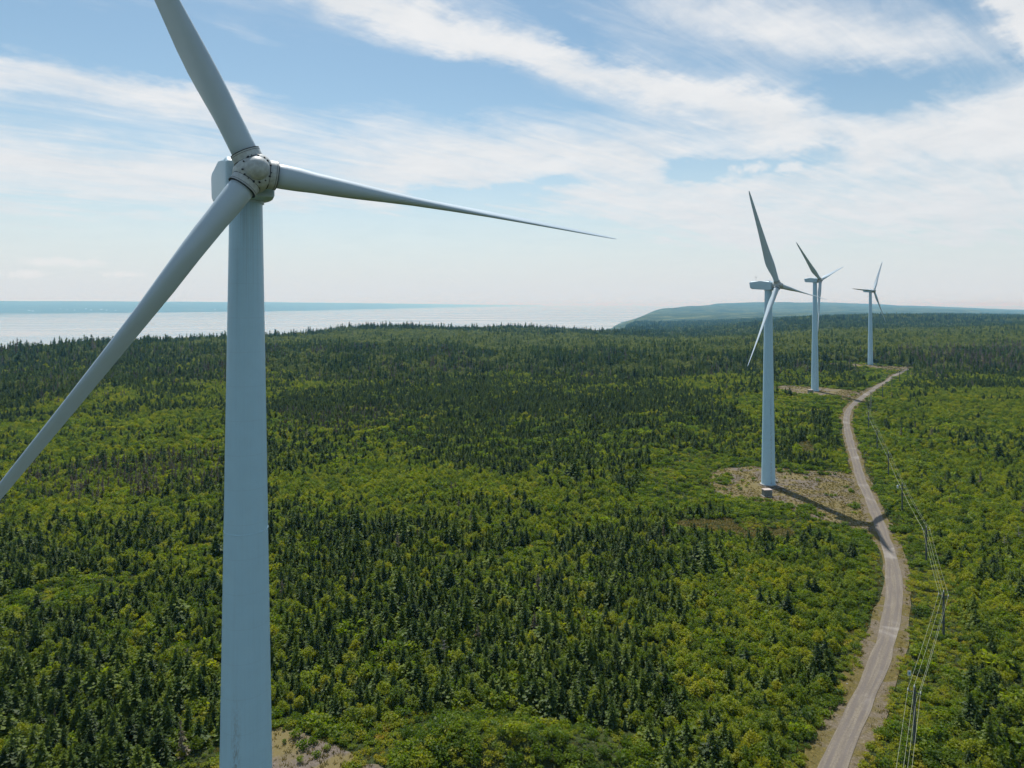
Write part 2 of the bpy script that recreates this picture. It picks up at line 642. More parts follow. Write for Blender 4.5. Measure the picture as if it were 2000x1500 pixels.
def road_material():
    m, gr = new_mat('road_gravel')
    pos = gr.new('ShaderNodeNewGeometry').outputs['Position']
    uv = gr.new('ShaderNodeTexCoord').outputs['UV']
    u, w = gr.sep(uv)[0:2]
    n2 = gr.noise(pos, 3.2, 6, 0.7)
    streak = gr.noise(gr.comb(gr.m('MULTIPLY', u, 9.0), gr.m('MULTIPLY', w, 0.10), 0.0), 1.0, 5, 0.65, 0.3)
    patch = gr.noise(pos, 0.10, 5, 0.6, 0.5)
    base = gr.ramp(n2, [(0.28, (0.146, 0.122, 0.090)), (0.55, (0.218, 0.187, 0.142)), (0.8, (0.322, 0.282, 0.222))])
    col = gr.mix(gr.smooth(streak, 0.38, 0.66), gr.mix(0.6, base, (0.115, 0.098, 0.088)), base)
    # pale crown and shoulders between two darker wheel tracks
    t = gr.m('ABSOLUTE', gr.m('SUBTRACT', gr.m('ABSOLUTE', gr.m('SUBTRACT', u, 0.5)), 0.22))
    track = gr.smooth(t, 0.02, 0.15, 0.6, 0.0)
    col = gr.mix(track, col, (0.130, 0.112, 0.102))
    col = gr.mix(gr.smooth(patch, 0.52, 0.75, 0.0, 0.55), col, (0.345, 0.318, 0.285))
    finish(gr, principled(gr, col, 0.92, normal=bump(gr, n2, 0.5, 0.05), spec=0.2))
    return m


def sea_material():
    m, gr = new_mat('bay_water')
    pos = gr.new('ShaderNodeNewGeometry').outputs['Position']
    slick = gr.noise(gr.v('MULTIPLY', pos, (0.00022, 0.0009, 1.0)), 1.0, 6, 0.6, 1.2)
    wave = gr.noise(pos, 0.03, 6, 0.7)
    rough = gr.smooth(slick, 0.35, 0.65, 0.06, 0.20)
    col = gr.ramp(slick, [(0.32, (0.11, 0.155, 0.19)), (0.68, (0.22, 0.27, 0.30))])
    finish(gr, principled(gr, col, rough, normal=bump(gr, wave, 0.05, 1.0)))
    return m


def far_land_material():
    m, gr = new_mat('far_woodland')
    pos = gr.new('ShaderNodeNewGeometry').outputs['Position']
    n = gr.noise(gr.v('MULTIPLY', pos, (1.0, 1.0, 6.0)), 0.0016, 8, 0.7)
    col = gr.ramp(n, [(0.36, (0.016, 0.030, 0.015)), (0.54, (0.045, 0.065, 0.026)), (0.68, (0.115, 0.125, 0.055))])
    finish(gr, principled(gr, col, 0.95, spec=0.1))
    return m


M_GROUND = ground_material()
M_GRAVEL = gravel_material()
M_VERGE = verge_material()
M_ROAD = road_material()
M_SEA = sea_material()
M_FARLAND = far_land_material()


# ------------------------------------------------------------------ terrain sheet
def build_terrain():
    front = np.linspace(-R(52), R(52), 330)
    back = np.linspace(R(52), 2 * math.pi - R(52), 60)[1:-1]
    ang = np.concatenate([front, back])
    na = len(ang)
    rings = np.concatenate([[6, 14, 24, 34], np.exp(np.linspace(math.log(44), math.log(24000), 560))])
    rr, aa = np.meshgrid(rings, ang, indexing='ij')
    x = rr * np.sin(aa)
    y = rr * np.cos(aa)
    z = ground(x.ravel(), y.ravel())
    V = np.stack([x.ravel(), y.ravel(), z], 1)
    V = np.vstack([V, [[0, 0, ground1(0, 0)]]])
    c = len(V) - 1
    i = np.arange(len(rings) - 1)[:, None] * na
    k = np.arange(na)[None]
    k2 = (k + 1) % na
    quads = np.stack([i + k, i + na + k, i + na + k2, i + k2], -1).reshape(-1, 4)
    # drop cells that lie wholly on the sea bed
    keep = (z[quads].max(1) > SEA_Z - 6.5)
    faces = [tuple(q) for q in quads[keep].tolist()] + [(c, int(b), int(a)) for a, b in zip(range(na), [(j + 1) % na for j in range(na)])]
    me = bpy.data.meshes.new('terrain')
    me.from_pydata(V.tolist(), [], faces)
    me.materials.append(M_GROUND)
    me.polygons.foreach_set('use_smooth', np.ones(len(me.polygons), dtype=bool))
    bm = bmesh.new()
    bm.from_mesh(me)
    bmesh.ops.delete(bm, geom=[v for v in bm.verts if not v.link_faces], context='VERTS')
    bmesh.ops.recalc_face_normals(bm, faces=bm.faces)
    up = sum(f.normal.z for f in list(bm.faces)[:500])
    if up < 0:
        bmesh.ops.reverse_faces(bm, faces=bm.faces)
    bm.to_mesh(me)
    bm.free()
    tag(link('terrain', me), kind='structure')


build_terrain()

# ------------------------------------------------------------------ bay water
V = [(0, 0, SEA_Z)]
NSEA = 96
radii = [800, 3000, 9000, 25000, 60000, 110000]
for r in radii:
    for k in range(NSEA):
        a = 2 * math.pi * k / NSEA
        V.append((r * math.sin(a), r * math.cos(a), SEA_Z))
Fc = [(0, 1 + (k + 1) % NSEA, 1 + k) for k in range(NSEA)]
for j in range(len(radii) - 1):
    b0, b1 = 1 + j * NSEA, 1 + (j + 1) * NSEA
    Fc += [(b0 + k, b0 + (k + 1) % NSEA, b1 + (k + 1) % NSEA, b1 + k) for k in range(NSEA)]
tag(link('bay_water', np_mesh('bay_water', V, Fc, [M_SEA])), kind='structure')


# ------------------------------------------------------------------ far shore of the bay
def build_far_shore():
    cols = np.linspace(-900, 1060, 150)
    dist = np.interp(cols, [-900, 0, 300, 530, 750, 900, 1060], [17500, 18700, 20500, 24000, 36000, 55000, 88000])
    depth = np.interp(cols, [-900, 0, 750, 1060], [14000, 14000, 14000, 9000])
    top = np.interp(cols, [-900, 0, 530, 750, 900, 1060], [588, 588, 590, 592.5, 594.5, 596.5])
    rows = np.array([-0.02, 0.0, 0.02, 0.08, 0.18, 0.32, 0.5, 0.72, 1.0])
    prof = np.array([-0.05, 0.0, 0.10, 0.22, 0.40, 0.58, 0.76, 0.90, 1.0])
    V = []
    for c, d, dp, tp in zip(cols, dist, depth, top):
        u = (c - 1000) / F_PX
        for j, r in enumerate(rows):
            y = d + dp * r + (260 * float(vnoise(c, 0.0, 60, 9)) if j < 4 else 0)
            crest = CAM_Z + (EYE_ROW - tp) / F_PX * (d + dp)
            z = SEA_Z + (crest - SEA_Z) * prof[j] + (9 * float(vnoise(u * y, y, 1400, 12)) if j > 2 else 0)
            V.append((u * y, y, z if j else SEA_Z - 6))
    nr = len(rows)
    Fc = [(i * nr + j, (i + 1) * nr + j, (i + 1) * nr + j + 1, i * nr + j + 1) for i in range(len(cols) - 1) for j in range(nr - 1)]
    tag(link('far_shore_terrain', np_mesh('far_shore_terrain', V, Fc, [M_FARLAND], smooth=True)), kind='structure')


build_far_shore()


# ------------------------------------------------------------------ road, verges, pads
def strip(name, centre, left, right, lift, mat, cross=6):
    t = np.gradient(centre, axis=0)
    t /= np.linalg.norm(t, axis=1)[:, None]
    nrm = np.stack([t[:, 1], -t[:, 0]], 1)
    s = np.concatenate([[0], np.cumsum(np.linalg.norm(np.diff(centre, axis=0), axis=1))])
    V, UV = [], []
    for k in range(cross + 1):
        f = k / cross
        off = -left * (1 - f) + right * f
        p = centre + nrm * off[:, None]
        z = ground(p[:, 0], p[:, 1]) + lift
        V.append(np.column_stack([p, z]))
        UV.append(np.column_stack([np.full(len(s), f), s]))
    n = len(centre)
    V = np.vstack(V)
    UV = np.vstack(UV)
    faces = [(k * n + i, (k + 1) * n + i, (k + 1) * n + i + 1, k * n + i + 1) for k in range(cross) for i in range(n - 1)]
    me = np_mesh(name, V, faces, [mat], smooth=True)
    uvl = me.uv_layers.new(name='UVMap')
    li = np.empty(len(me.loops), dtype=np.int32)
    me.loops.foreach_get('vertex_index', li)
    uvl.data.foreach_set('uv', UV[li].ravel())
    bmx = bmesh.new()
    bmx.from_mesh(me)
    bmesh.ops.recalc_face_normals(bmx, faces=bmx.faces)
    if sum(f.normal.z for f in bmx.faces) < 0:
        bmesh.ops.reverse_faces(bmx, faces=bmx.faces)
    bmx.to_mesh(me)
    bmx.free()
    return tag(link(name, me), kind='structure')


_s = np.arange(len(road_c)) * 2.5
road_half = 1.66 + 0.16 * vnoise(_s, _s * 0, 18, 21) + 0.22 * vnoise(_s, _s * 0, 6, 26)
vl = 2.15 + 1.5 + 1.5 * vnoise(_s, _s * 0 + 3, 22, 22) + 0.6 * vnoise(_s, _s * 0 + 3, 5, 24)
vr = 2.15 + 1.6 + 1.0 * vnoise(_s, _s * 0 + 9, 26, 23) + 0.5 * vnoise(_s, _s * 0 + 3, 5, 25)
strip('road_verge', road_c, vl, vr, 0.10, M_VERGE, 8)
strip('gravel_road', road_c, road_half, road_half + 0.1, 0.17, M_ROAD, 6)


def build_pad(name, poly, seed):
    out = []
    pts = list(poly) + [poly[0]]
    for (ax, ay), (bx, by) in zip(pts[:-1], pts[1:]):
        L = math.hypot(bx - ax, by - ay)
        for t in np.linspace(0, 1, max(2, int(L / 0.9)), endpoint=False):
            out.append((ax + (bx - ax) * t, ay + (by - ay) * t))
    out = np.array(out)
    # soften the corners and roughen the outline
    for _ in range(5):
        out = 0.25 * np.roll(out, 1, 0) + 0.5 * out + 0.25 * np.roll(out, -1, 0)
    c = out.mean(0)
    dirn = (out - c) / np.linalg.norm(out - c, axis=1)[:, None]
    w = 2.2 * vnoise(out[:, 0], out[:, 1], 7, seed) + 0.9 * vnoise(out[:, 0], out[:, 1], 2.2, seed + 1)
    out = out + dirn * w[:, None]
    n = len(out)
    V, Fc = [], []
    lv = [0.0, 0.12, 0.25, 0.4, 0.55, 0.7, 0.85, 1.0]
    for f in lv:
        p = c + (out - c) * f
        z = ground(p[:, 0], p[:, 1]) + 0.05
        V += np.column_stack([p, z]).tolist()
    for j in range(1, len(lv) - 1):
        for k in range(n):
            Fc.append((j * n + k, j * n + (k + 1) % n, (j + 1) * n + (k + 1) % n, (j + 1) * n + k))
    V.append((c[0], c[1], ground1(*c) + 0.05))
    Fc += [(len(V) - 1, n + k, n + (k + 1) % n) for k in range(n)]
    me = np_mesh(name, V, Fc, [M_GRAVEL])
    bmx = bmesh.new()
    bmx.from_mesh(me)
    bmesh.ops.delete(bmx, geom=[v for v in bmx.verts if not v.link_faces], context='VERTS')
    for f in bmx.faces:
        f.normal_update()
    if sum(f.normal.z for f in bmx.faces) < 0:
        bmesh.ops.reverse_faces(bmx, faces=bmx.faces)
    bmx.to_mesh(me)
    bmx.free()
    tag(link(name, me), kind='structure')


for i, (k, poly) in enumerate(PADS.items()):
    build_pad('gravel_pad_' + k, poly, 40 + 2 * i)


# ------------------------------------------------------------------ turbine materials
def paint_material(name, base, streaks=True):
    m, gr = new_mat(name)
    pos = gr.new('ShaderNodeTexCoord').outputs['Object']
    n = gr.noise(pos, 0.7, 6, 0.6)
    col = gr.ramp(n, [(0.3, tuple(c * 0.95 for c in base)), (0.7, base)])
    if streaks:
        x, y, z = gr.sep(pos)[0:3]
        ang = gr.m('ARCTAN2', y, x)
        st = gr.noise(gr.comb(gr.m('MULTIPLY', gr.m('SINE', ang), 5.0), gr.m('MULTIPLY', gr.m('COSINE', ang), 5.0), gr.m('MULTIPLY', z, 0.05)), 2.2, 6, 0.65)
        top = gr.smooth(z, 66.0, 79.0)
        col = gr.mix(gr.m('MULTIPLY', gr.smooth(st, 0.42, 0.72, 0.0, 0.42), gr.m('ADD', gr.m('MULTIPLY', top, 0.8), 0.14)), col, (0.21, 0.25, 0.28))
        cell = gr.m('FRACT', gr.m('DIVIDE', z, 2.95))
        weld = gr.m('LESS_THAN', cell, 0.022)
        col = gr.mix(gr.m('MULTIPLY', weld, 0.10), col, (0.25, 0.30, 0.33))
        # rusty run-off stain on one flank of the lower tower
        speck = gr.noise(gr.comb(gr.m('MULTIPLY', x, 3.0), gr.m('MULTIPLY', y, 3.0), gr.m('MULTIPLY', z, 0.9)), 1.6, 7, 0.75)
        side = gr.m('SUBTRACT', 1.0, gr.m('MULTIPLY', gr.m('ABSOLUTE', gr.m('SUBTRACT', ang, -2.14)), 4.2), clamp=True)
        zone = gr.m('MULTIPLY', gr.smooth(z, 30.0, 38.0, 1.0, 0.0), side)
        col = gr.mix(gr.m('MULTIPLY', gr.m('MULTIPLY', zone, gr.smooth(speck, 0.44, 0.62)), 0.7), col, (0.23, 0.19, 0.16))
    finish(gr, principled(gr, col, 0.42, spec=0.4, normal=bump(gr, n, 0.04, 0.05)))
    return m


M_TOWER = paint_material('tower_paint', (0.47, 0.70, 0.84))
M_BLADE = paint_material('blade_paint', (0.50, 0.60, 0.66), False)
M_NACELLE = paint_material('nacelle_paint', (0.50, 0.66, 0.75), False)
M_HUB = simple_mat('hub_paint', (0.48, 0.51, 0.50), 0.5, 0, 0.22, 2.4)
M_BLACK = simple_mat('black_rubber', (0.018, 0.022, 0.026), 0.6)
M_STEEL = simple_mat('galvanised_steel', (0.42, 0.45, 0.47), 0.45, 0.7)
M_CONC = simple_mat('concrete', (0.40, 0.38, 0.35), 0.9, 0, 0.2, 1.5)
M_BOX = simple_mat('transformer_paint', (0.16, 0.17, 0.15), 0.55, 0, 0.15, 1.0)
M_LID = simple_mat('transformer_lid_paint', (0.50, 0.42, 0.37), 0.6, 0, 0.15, 1.0)
M_POLE = simple_mat('weathered_pole_wood', (0.075, 0.088, 0.085), 0.9, 0, 0.3, 2.0)
M_WIRE = simple_mat('aluminium_wire', (0.34, 0.36, 0.26), 0.6, 0.0)
M_GLAZE = simple_mat('insulator_glaze', (0.55, 0.62, 0.62), 0.25)

# ------------------------------------------------------------------ wind turbines
TILT = R(5.0)
OVERHANG = 4.0
ROTOR_R = 38.5


def blade_mesh():
    """Blade along +Z, leading edge towards +X, suction side towards +Y."""
    st = [(0.9, 2.06, 1.0, 0), (2.4, 2.06, 1.0, 0), (3.6, 2.12, 0.94, 3), (5.0, 2.42, 0.74, 8), (6.6, 2.90, 0.58, 12), (8.2, 3.22, 0.47, 13),
          (9.6, 3.26, 0.41, 12), (11.5, 3.05, 0.36, 10), (14, 2.66, 0.31, 8.5), (18, 2.20, 0.265, 6), (22, 1.84, 0.21, 4), (26, 1.52, 0.195, 2.5), (30, 1.22, 0.18, 1.2),
          (33.5, 0.98, 0.17, 0.4), (36, 0.74, 0.16, 0), (37.5, 0.50, 0.16, 0), (38.2, 0.28, 0.16, 0), (38.5, 0.05, 0.16, 0)]
    NS = 28
    V = []
    for (r, c, tr, tw) in st:
        round_ = min(1.0, max(0.0, (tr - 0.30) / 0.65))
        for k in range(NS):
            a = 2 * math.pi * k / NS
            ca_, sa_ = math.cos(a), math.sin(a)
            cx, cyy = 0.5 * ca_ * c, 0.5 * sa_ * c * tr
            xx = 0.5 * (1 - ca_)              # 0 at leading edge, 1 at trailing edge
            th = 5 * tr * (0.2969 * math.sqrt(max(xx, 0)) - 0.126 * xx - 0.3516 * xx ** 2 + 0.2843 * xx ** 3 - 0.1036 * xx ** 4)
            fx = (0.32 - xx) * c
            fy = (1 if sa_ >= 0 else -1) * th * c + 0.03 * c * 4 * xx * (1 - xx)
            px = cx * round_ + fx * (1 - round_)
            py = cyy * round_ + fy * (1 - round_)
            t = R(-tw)
            V.append((px * math.cos(t) - py * math.sin(t), px * math.sin(t) + py * math.cos(t) + 0.35 * (r / ROTOR_R) ** 2, r))
    Fc = []
    for j in range(len(st) - 1):
        for k in range(NS):
            Fc.append((j * NS + k, j * NS + (k + 1) % NS, (j + 1) * NS + (k + 1) % NS, (j + 1) * NS + k))
    Fc.append(tuple(range(NS))[::-1])
    Fc.append(tuple((len(st) - 1) * NS + k for k in range(NS)))
    return np_mesh('blade', V, Fc, [M_BLADE], smooth=True)


def ring_mesh(name, r, z0, z1, mat, seg=40, inner=None):
    bm = bmesh.new()
    ri = inner if inner is not None else r - 0.12
    bm_lathe(bm, [(z0, ri), (z0, r), (z1, r), (z1, ri)], None, seg)
    return bm_mesh(name, bm, mat, True)


ME_BLADE = blade_mesh()
ME_COLLAR = ring_mesh('blade_root_collar', 1.20, 0.80, 1.72, M_HUB)
ME_GASK_A = ring_mesh('gasket_ring', 1.225, 1.02, 1.08, M_BLACK)
ME_GASK_C = ring_mesh('gasket_ring', 1.212, 1.56, 1.59, M_BLACK)
ME_GASK_B = ring_mesh('gasket_ring', 1.215, 1.70, 1.76, M_BLACK, inner=0.98)


def hub_mesh():
    bm = bmesh.new()
    # spinner turned about the rotor axis (+Z of the hub frame is forward)
    bm_lathe(bm, [(-1.75, 1.25), (-1.70, 1.42), (-1.2, 1.56), (0.2, 1.56), (0.75, 1.44), (1.10, 1.20), (1.22, 0.98), (1.45, 0.94), (1.75, 0.80), (1.98, 0.55), (2.10, 0.28), (2.14, 0.0)], None, 56)
    return bm_mesh('hub', bm, M_HUB, True, 28)


def bolts_mesh():
    bm = bmesh.new()
    rnd = random.Random(3)

    def peg(p, n, r, h):
        q = Vector(n).to_track_quat('Z', 'Y').to_matrix().to_4x4()
        bm_lathe(bm, [(-0.06, 0.0), (-0.06, r), (h, r), (h, 0.0)], Matrix.Translation(p) @ q, 8)
    for k in range(15):
        a = 2 * math.pi * (k + 0.6 * rnd.random()) / 15
        peg((math.cos(a) * 1.13, math.sin(a) * 1.13, 1.16), (math.cos(a), math.sin(a), 0.8), 0.05 + 0.05 * rnd.random(), 0.06)
    for k in range(3):
        for off in (-0.48, -0.33, 0.33, 0.48):
            for s, zz in ((1.0, 0.55), (-0.2, 0.1)):
                a = R(60 + 120 * k) + off * 0.9
                peg((math.cos(a) * 1.53, math.sin(a) * 1.53, zz), (math.cos(a), math.sin(a), 0.1), 0.05 + 0.035 * rnd.random(), 0.07)
    return bm_mesh('bolt_heads', bm, M_BLACK)


def nacelle_mesh():
    bm = bmesh.new()
    prof = [(-2.35, -1.75), (-2.35, 1.05), (-1.5, 1.50), (2.2, 1.72), (6.6, 1.60), (7.3, 1.10), (6.9, -1.0), (6.1, -1.42), (0.5, -1.80), (-1.6, -2.0)]
    hw = 2.0
    a = [bm.verts.new((-hw, y, z)) for y, z in prof]
    b = [bm.verts.new((hw, y, z)) for y, z in prof]
    bm.faces.new(a)
    bm.faces.new(b[::-1])
    n = len(prof)
    for k in range(n):
        bm.faces.new((a[k], b[k], b[(k + 1) % n], a[(k + 1) % n]))
    es = [e for e in bm.edges if abs(e.verts[0].co.x - e.verts[1].co.x) < 0.01]
    bmesh.ops.bevel(bm, geom=es, offset=0.32, segments=4, affect='EDGES', profile=0.5)
    return bm_mesh('nacelle', bm, M_NACELLE, True, 22)


ME_HUB = hub_mesh()
ME_BOLT = bolts_mesh()
ME_NAC = nacelle_mesh()


def mast_mesh():
    bm = bmesh.new()
    bm_tube(bm, [(0, 0, 0), (0, 0, 2.0)], 0.05, 6)
    bm_tube(bm, [(-0.6, 0, 1.6), (0.6, 0, 1.6)], 0.035, 6)
    for x in (-0.6, 0.6):
        bm_tube(bm, [(x, 0, 1.6), (x, 0, 1.95)], 0.035, 6)
        bm_box(bm, (x, 0, 2.0), (0.22, 0.22, 0.12), 0.03)
    return bm_mesh('weather_mast', bm, M_STEEL)


def hatch_mesh():
    bm = bmesh.new()
    bm_box(bm, (0, 0, 0.09), (1.5, 1.9, 0.2), 0.06)
    return bm_mesh('roof_hatch', bm, M_NACELLE)


def stair_mesh():
    bm = bmesh.new()
    for k in range(8):
        bm_box(bm, (0, -0.35 - 0.26 * (7 - k), 0.22 * (k + 1)), (1.0, 0.26, 0.05))
    bm_box(bm, (0, 0.45, 1.8), (1.3, 1.4, 0.06))
    for s in (-0.6, 0.6):
        bm_tube(bm, [(s, -2.3, 0.9), (s, -0.3, 2.75), (s, 1.1, 2.8)], 0.035, 6)
        bm_tube(bm, [(s, -2.3, 0.45), (s, -0.3, 2.3), (s, 1.1, 2.3)], 0.025, 6)
        for (yy, z0, z1) in ((-2.3, 0, 0.9), (-1.3, 0.9, 1.85), (-0.25, 0, 2.75), (1.1, 0, 2.8)):
            bm_tube(bm, [(s, yy, z0), (s, yy, z1)], 0.035, 6)
    return bm_mesh('access_stairs', bm, M_STEEL)


ME_MAST = mast_mesh()
ME_HATCH = hatch_mesh()
ME_STAIR = stair_mesh()


def tower_r(z, h):
    return 2.62 + (1.36 - 2.62) * (z / h)


def turbine(hub_pix, dist, yaw_deg, phase_deg, hub_h, pitch_deg, label):
    yaw = R(yaw_deg)
    hx = (hub_pix[0] - 1000) / F_PX * dist
    hz = CAM_Z + (EYE_ROW - hub_pix[1]) / F_PX * dist
    ox, oy = math.sin(yaw) * OVERHANG, -math.cos(yaw) * OVERHANG
    bx, by = hx - ox, dist - oy
    bz = hz - hub_h
    root = empty('wind_turbine', (bx, by, bz), yaw)
    tag(root, label, 'wind turbine', 'wind turbines along the gravel road')
    th = hub_h - 1.7
    # tower in local space: straight taper, a foot flange and a yaw collar
    bm = bmesh.new()
    bm_lathe(bm, [(-1.2, 2.62)] + [(th * k / 40, tower_r(th * k / 40, th)) for k in range(41)], None, 72)
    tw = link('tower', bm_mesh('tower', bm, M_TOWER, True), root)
    bm = bmesh.new()
    bm_lathe(bm, [(-1.0, 2.6), (-1.0, 3.1), (0.25, 3.1), (0.25, 2.6)], None, 48)
    link('foundation_ring', bm_mesh('foundation_ring', bm, M_CONC, True), tw)
    for f in (0.30, 0.63):
        z = th * f
        r = tower_r(z, th)
        bm = bmesh.new()
        bm_lathe(bm, [(z - 0.07, r - 0.01), (z - 0.05, r + 0.018), (z + 0.05, r + 0.018), (z + 0.07, r - 0.01)], None, 72)
        link('flange_seam', bm_mesh('flange_seam', bm, M_TOWER, True), tw)
    bm = bmesh.new()
    bm_lathe(bm, [(th - 0.4, tower_r(th, th)), (th - 0.4, 1.50), (th + 0.1, 1.50), (th + 0.1, 1.0)], None, 48)
    link('yaw_collar', bm_mesh('yaw_collar', bm, M_NACELLE, True), tw)
    bm = bmesh.new()
    bm_box(bm, (2.60, 0, 2.95), (0.16, 0.9, 2.2), 0.05)
    link('door', bm_mesh('door', bm, M_NACELLE), tw)
    sm = link('access_stairs', ME_STAIR, root)
    sm.location = (4.0, 0, 0.02)
    sm.rotation_euler = (0, 0, R(90))
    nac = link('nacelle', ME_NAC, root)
    nac.location = (0, 0, hub_h + 0.05)
    ms = link('weather_mast', ME_MAST, nac)
    ms.location = (0.3, 5.6, 1.55)
    ht = link('roof_hatch', ME_HATCH, nac)
    ht.location = (0, 0.2, 1.55)
    # rotor frame
    a = Vector((0, -math.cos(TILT), math.sin(TILT)))
    u = Vector((1, 0, 0))
    w = Vector((0, math.sin(TILT), math.cos(TILT)))
    c = Vector((0, -OVERHANG, hub_h))

    def frame(x, y, z, o):
        return Matrix(((x.x, y.x, z.x, o.x), (x.y, y.y, z.y, o.y), (x.z, y.z, z.z, o.z), (0, 0, 0, 1)))
    ph0 = R(phase_deg)
    # hub port directions are at 90 + 120k degrees from its +X; turn it so bolts sit between blades
    hx_ = u * math.cos(ph0) - w * math.sin(ph0)
    hy_ = a.cross(hx_)
    hub = link('hub', ME_HUB, root)
    hub.matrix_local = frame(hx_, hy_, a, c)
    bolts = link('bolt_heads', ME_BOLT, hub)
    bolts['kind'] = 'stuff'
    bolts.matrix_local = Matrix.Rotation(R(30), 4, 'Z')
    for k in range(3):
        p = ph0 + R(120 * k)
        d = u * math.sin(p) + w * math.cos(p)
        t = u * math.cos(p) - w * math.sin(p)
        b = R(pitch_deg)
        xb = t * math.cos(b) + a * math.sin(b)
        yb = d.cross(xb)
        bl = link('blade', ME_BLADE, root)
        bl.matrix_local = frame(xb, yb, d, c)
        link('root_collar', ME_COLLAR, bl)
        link('gasket_ring', ME_GASK_A, bl)
        link('gasket_ring', ME_GASK_B, bl)
        link('gasket_ring', ME_GASK_C, bl)
    return bx, by, bz


T1 = turbine((497, 336), 56.5, 30.6, -24.9, 80.0, 55, 'huge white wind turbine close to the camera, its tower running out of the picture')
T2 = turbine((1519, 557), 264.4, 37.7, -22.0, 78.0, 57, 'white wind turbine whose whole shadow falls across the bend of the gravel road')
T3 = turbine((1602, 547), 496.5, 37.6, -47.2, 81.2, 57, 'middle-distance white wind turbine, one blade hanging straight down beside its tower')
T4 = turbine((1707, 568), 731.0, 31.4, 32.6, 80.0, 57, 'smallest, most distant wind turbine, at the far end of the road')


# ------------------------------------------------------------------ transformer boxes
def transformer(px, py, rz, s, label):
    x, y = on_ground(px, py)
    z = ground1(x, y) + 0.04
    root = empty('transformer_box', (x, y, z), rz)
    tag(root, label, 'transformer', 'transformer boxes at the turbine feet')
    root.scale = (s, s, s)
    bm = bmesh.new()
    bm_box(bm, (0, 0, 0.02), (3.4, 2.7, 0.34), 0.04)
    link('plinth', bm_mesh('plinth', bm, M_CONC), root)
    bm = bmesh.new()
    bm_box(bm, (0, 0, 1.24), (2.9, 2.2, 2.1), 0.06)
    body = link('cabinet', bm_mesh('cabinet', bm, M_BOX), root)
    for sx in (-0.7, 0.7):
        bm = bmesh.new()
        bm_box(bm, (sx, -1.12, 1.25), (1.3, 0.06, 1.8), 0.02)
        link('cabinet_door', bm_mesh('cabinet_door', bm, M_BOX), body)
    bm = bmesh.new()
    bm_box(bm, (0, 0, 2.36), (3.06, 2.36, 0.16), 0.05)
    link('lid', bm_mesh('lid', bm, M_LID), root)


transformer(1498, 969, R(8), 1.05, 'dark green box with pale lid at the foot of the road-shadow turbine')
transformer(1583, 768.5, R(10), 1.1, 'small dark box at the foot of the middle-distance turbine')


# ------------------------------------------------------------------ power line
POLE_PIX = [(1786, 1465, 0), (1843, 1248, 0), (1809, 1100, 0), (1762, 1001, 1), (1735, 931, 0), (1713, 880, 0), (1696, 840, 0), (1701, 795, 0),
            (1724, 778, 0), (1742, 760, 0), (1757, 747, 0), (1772, 734, 0), (1783, 727, 0)]
pole_xy = [on_ground(px, py) for px, py, _ in POLE_PIX]
pole_xy.insert(0, 2 * pole_xy[0] - pole_xy[1] + np.array([6.0, 4.0]))
flags = [0] + [f for _, _, f in POLE_PIX]
POLE_H = 9.8


def pole_parts():
    bm = bmesh.new()
    bm_tube(bm, [(0, 0, -0.5), (0, 0, POLE_H)], [0.25, 0.19], 10)
    a = bm_mesh('pole', bm, M_POLE, True)
    bm = bmesh.new()
    bm_box(bm, (0, -0.17, POLE_H - 0.75), (2.0, 0.12, 0.14), 0.02)
    bm_tube(bm, [(-0.75, -0.16, POLE_H - 0.78), (0, -0.14, POLE_H - 1.5)], 0.03, 6)
    bm_tube(bm, [(0.75, -0.16, POLE_H - 0.78), (0, -0.14, POLE_H - 1.5)], 0.03, 6)
    b = bm_mesh('crossarm', bm, M_POLE)
    bm = bmesh.new()
    bm_lathe(bm, [(0, 0.0), (0, 0.05), (0.06, 0.10), (0.12, 0.05), (0.18, 0.11), (0.24, 0.05), (0.34, 0.07), (0.36, 0.0)], None, 10)
    c = bm_mesh('insulator', bm, M_GLAZE, True)
    bm = bmesh.new()
    bm_lathe(bm, [(0, 0.0), (0, 0.28), (0.9, 0.28), (0.98, 0.2), (1.0, 0.0)], None, 16)
    bm_tube(bm, [(0.05, 0, 1.0), (0.05, 0, 1.3)], 0.05, 6)
    d = bm_mesh('transformer_can', bm, simple_mat('can_paint', (0.52, 0.60, 0.62), 0.4), True)
    return a, b, c, d


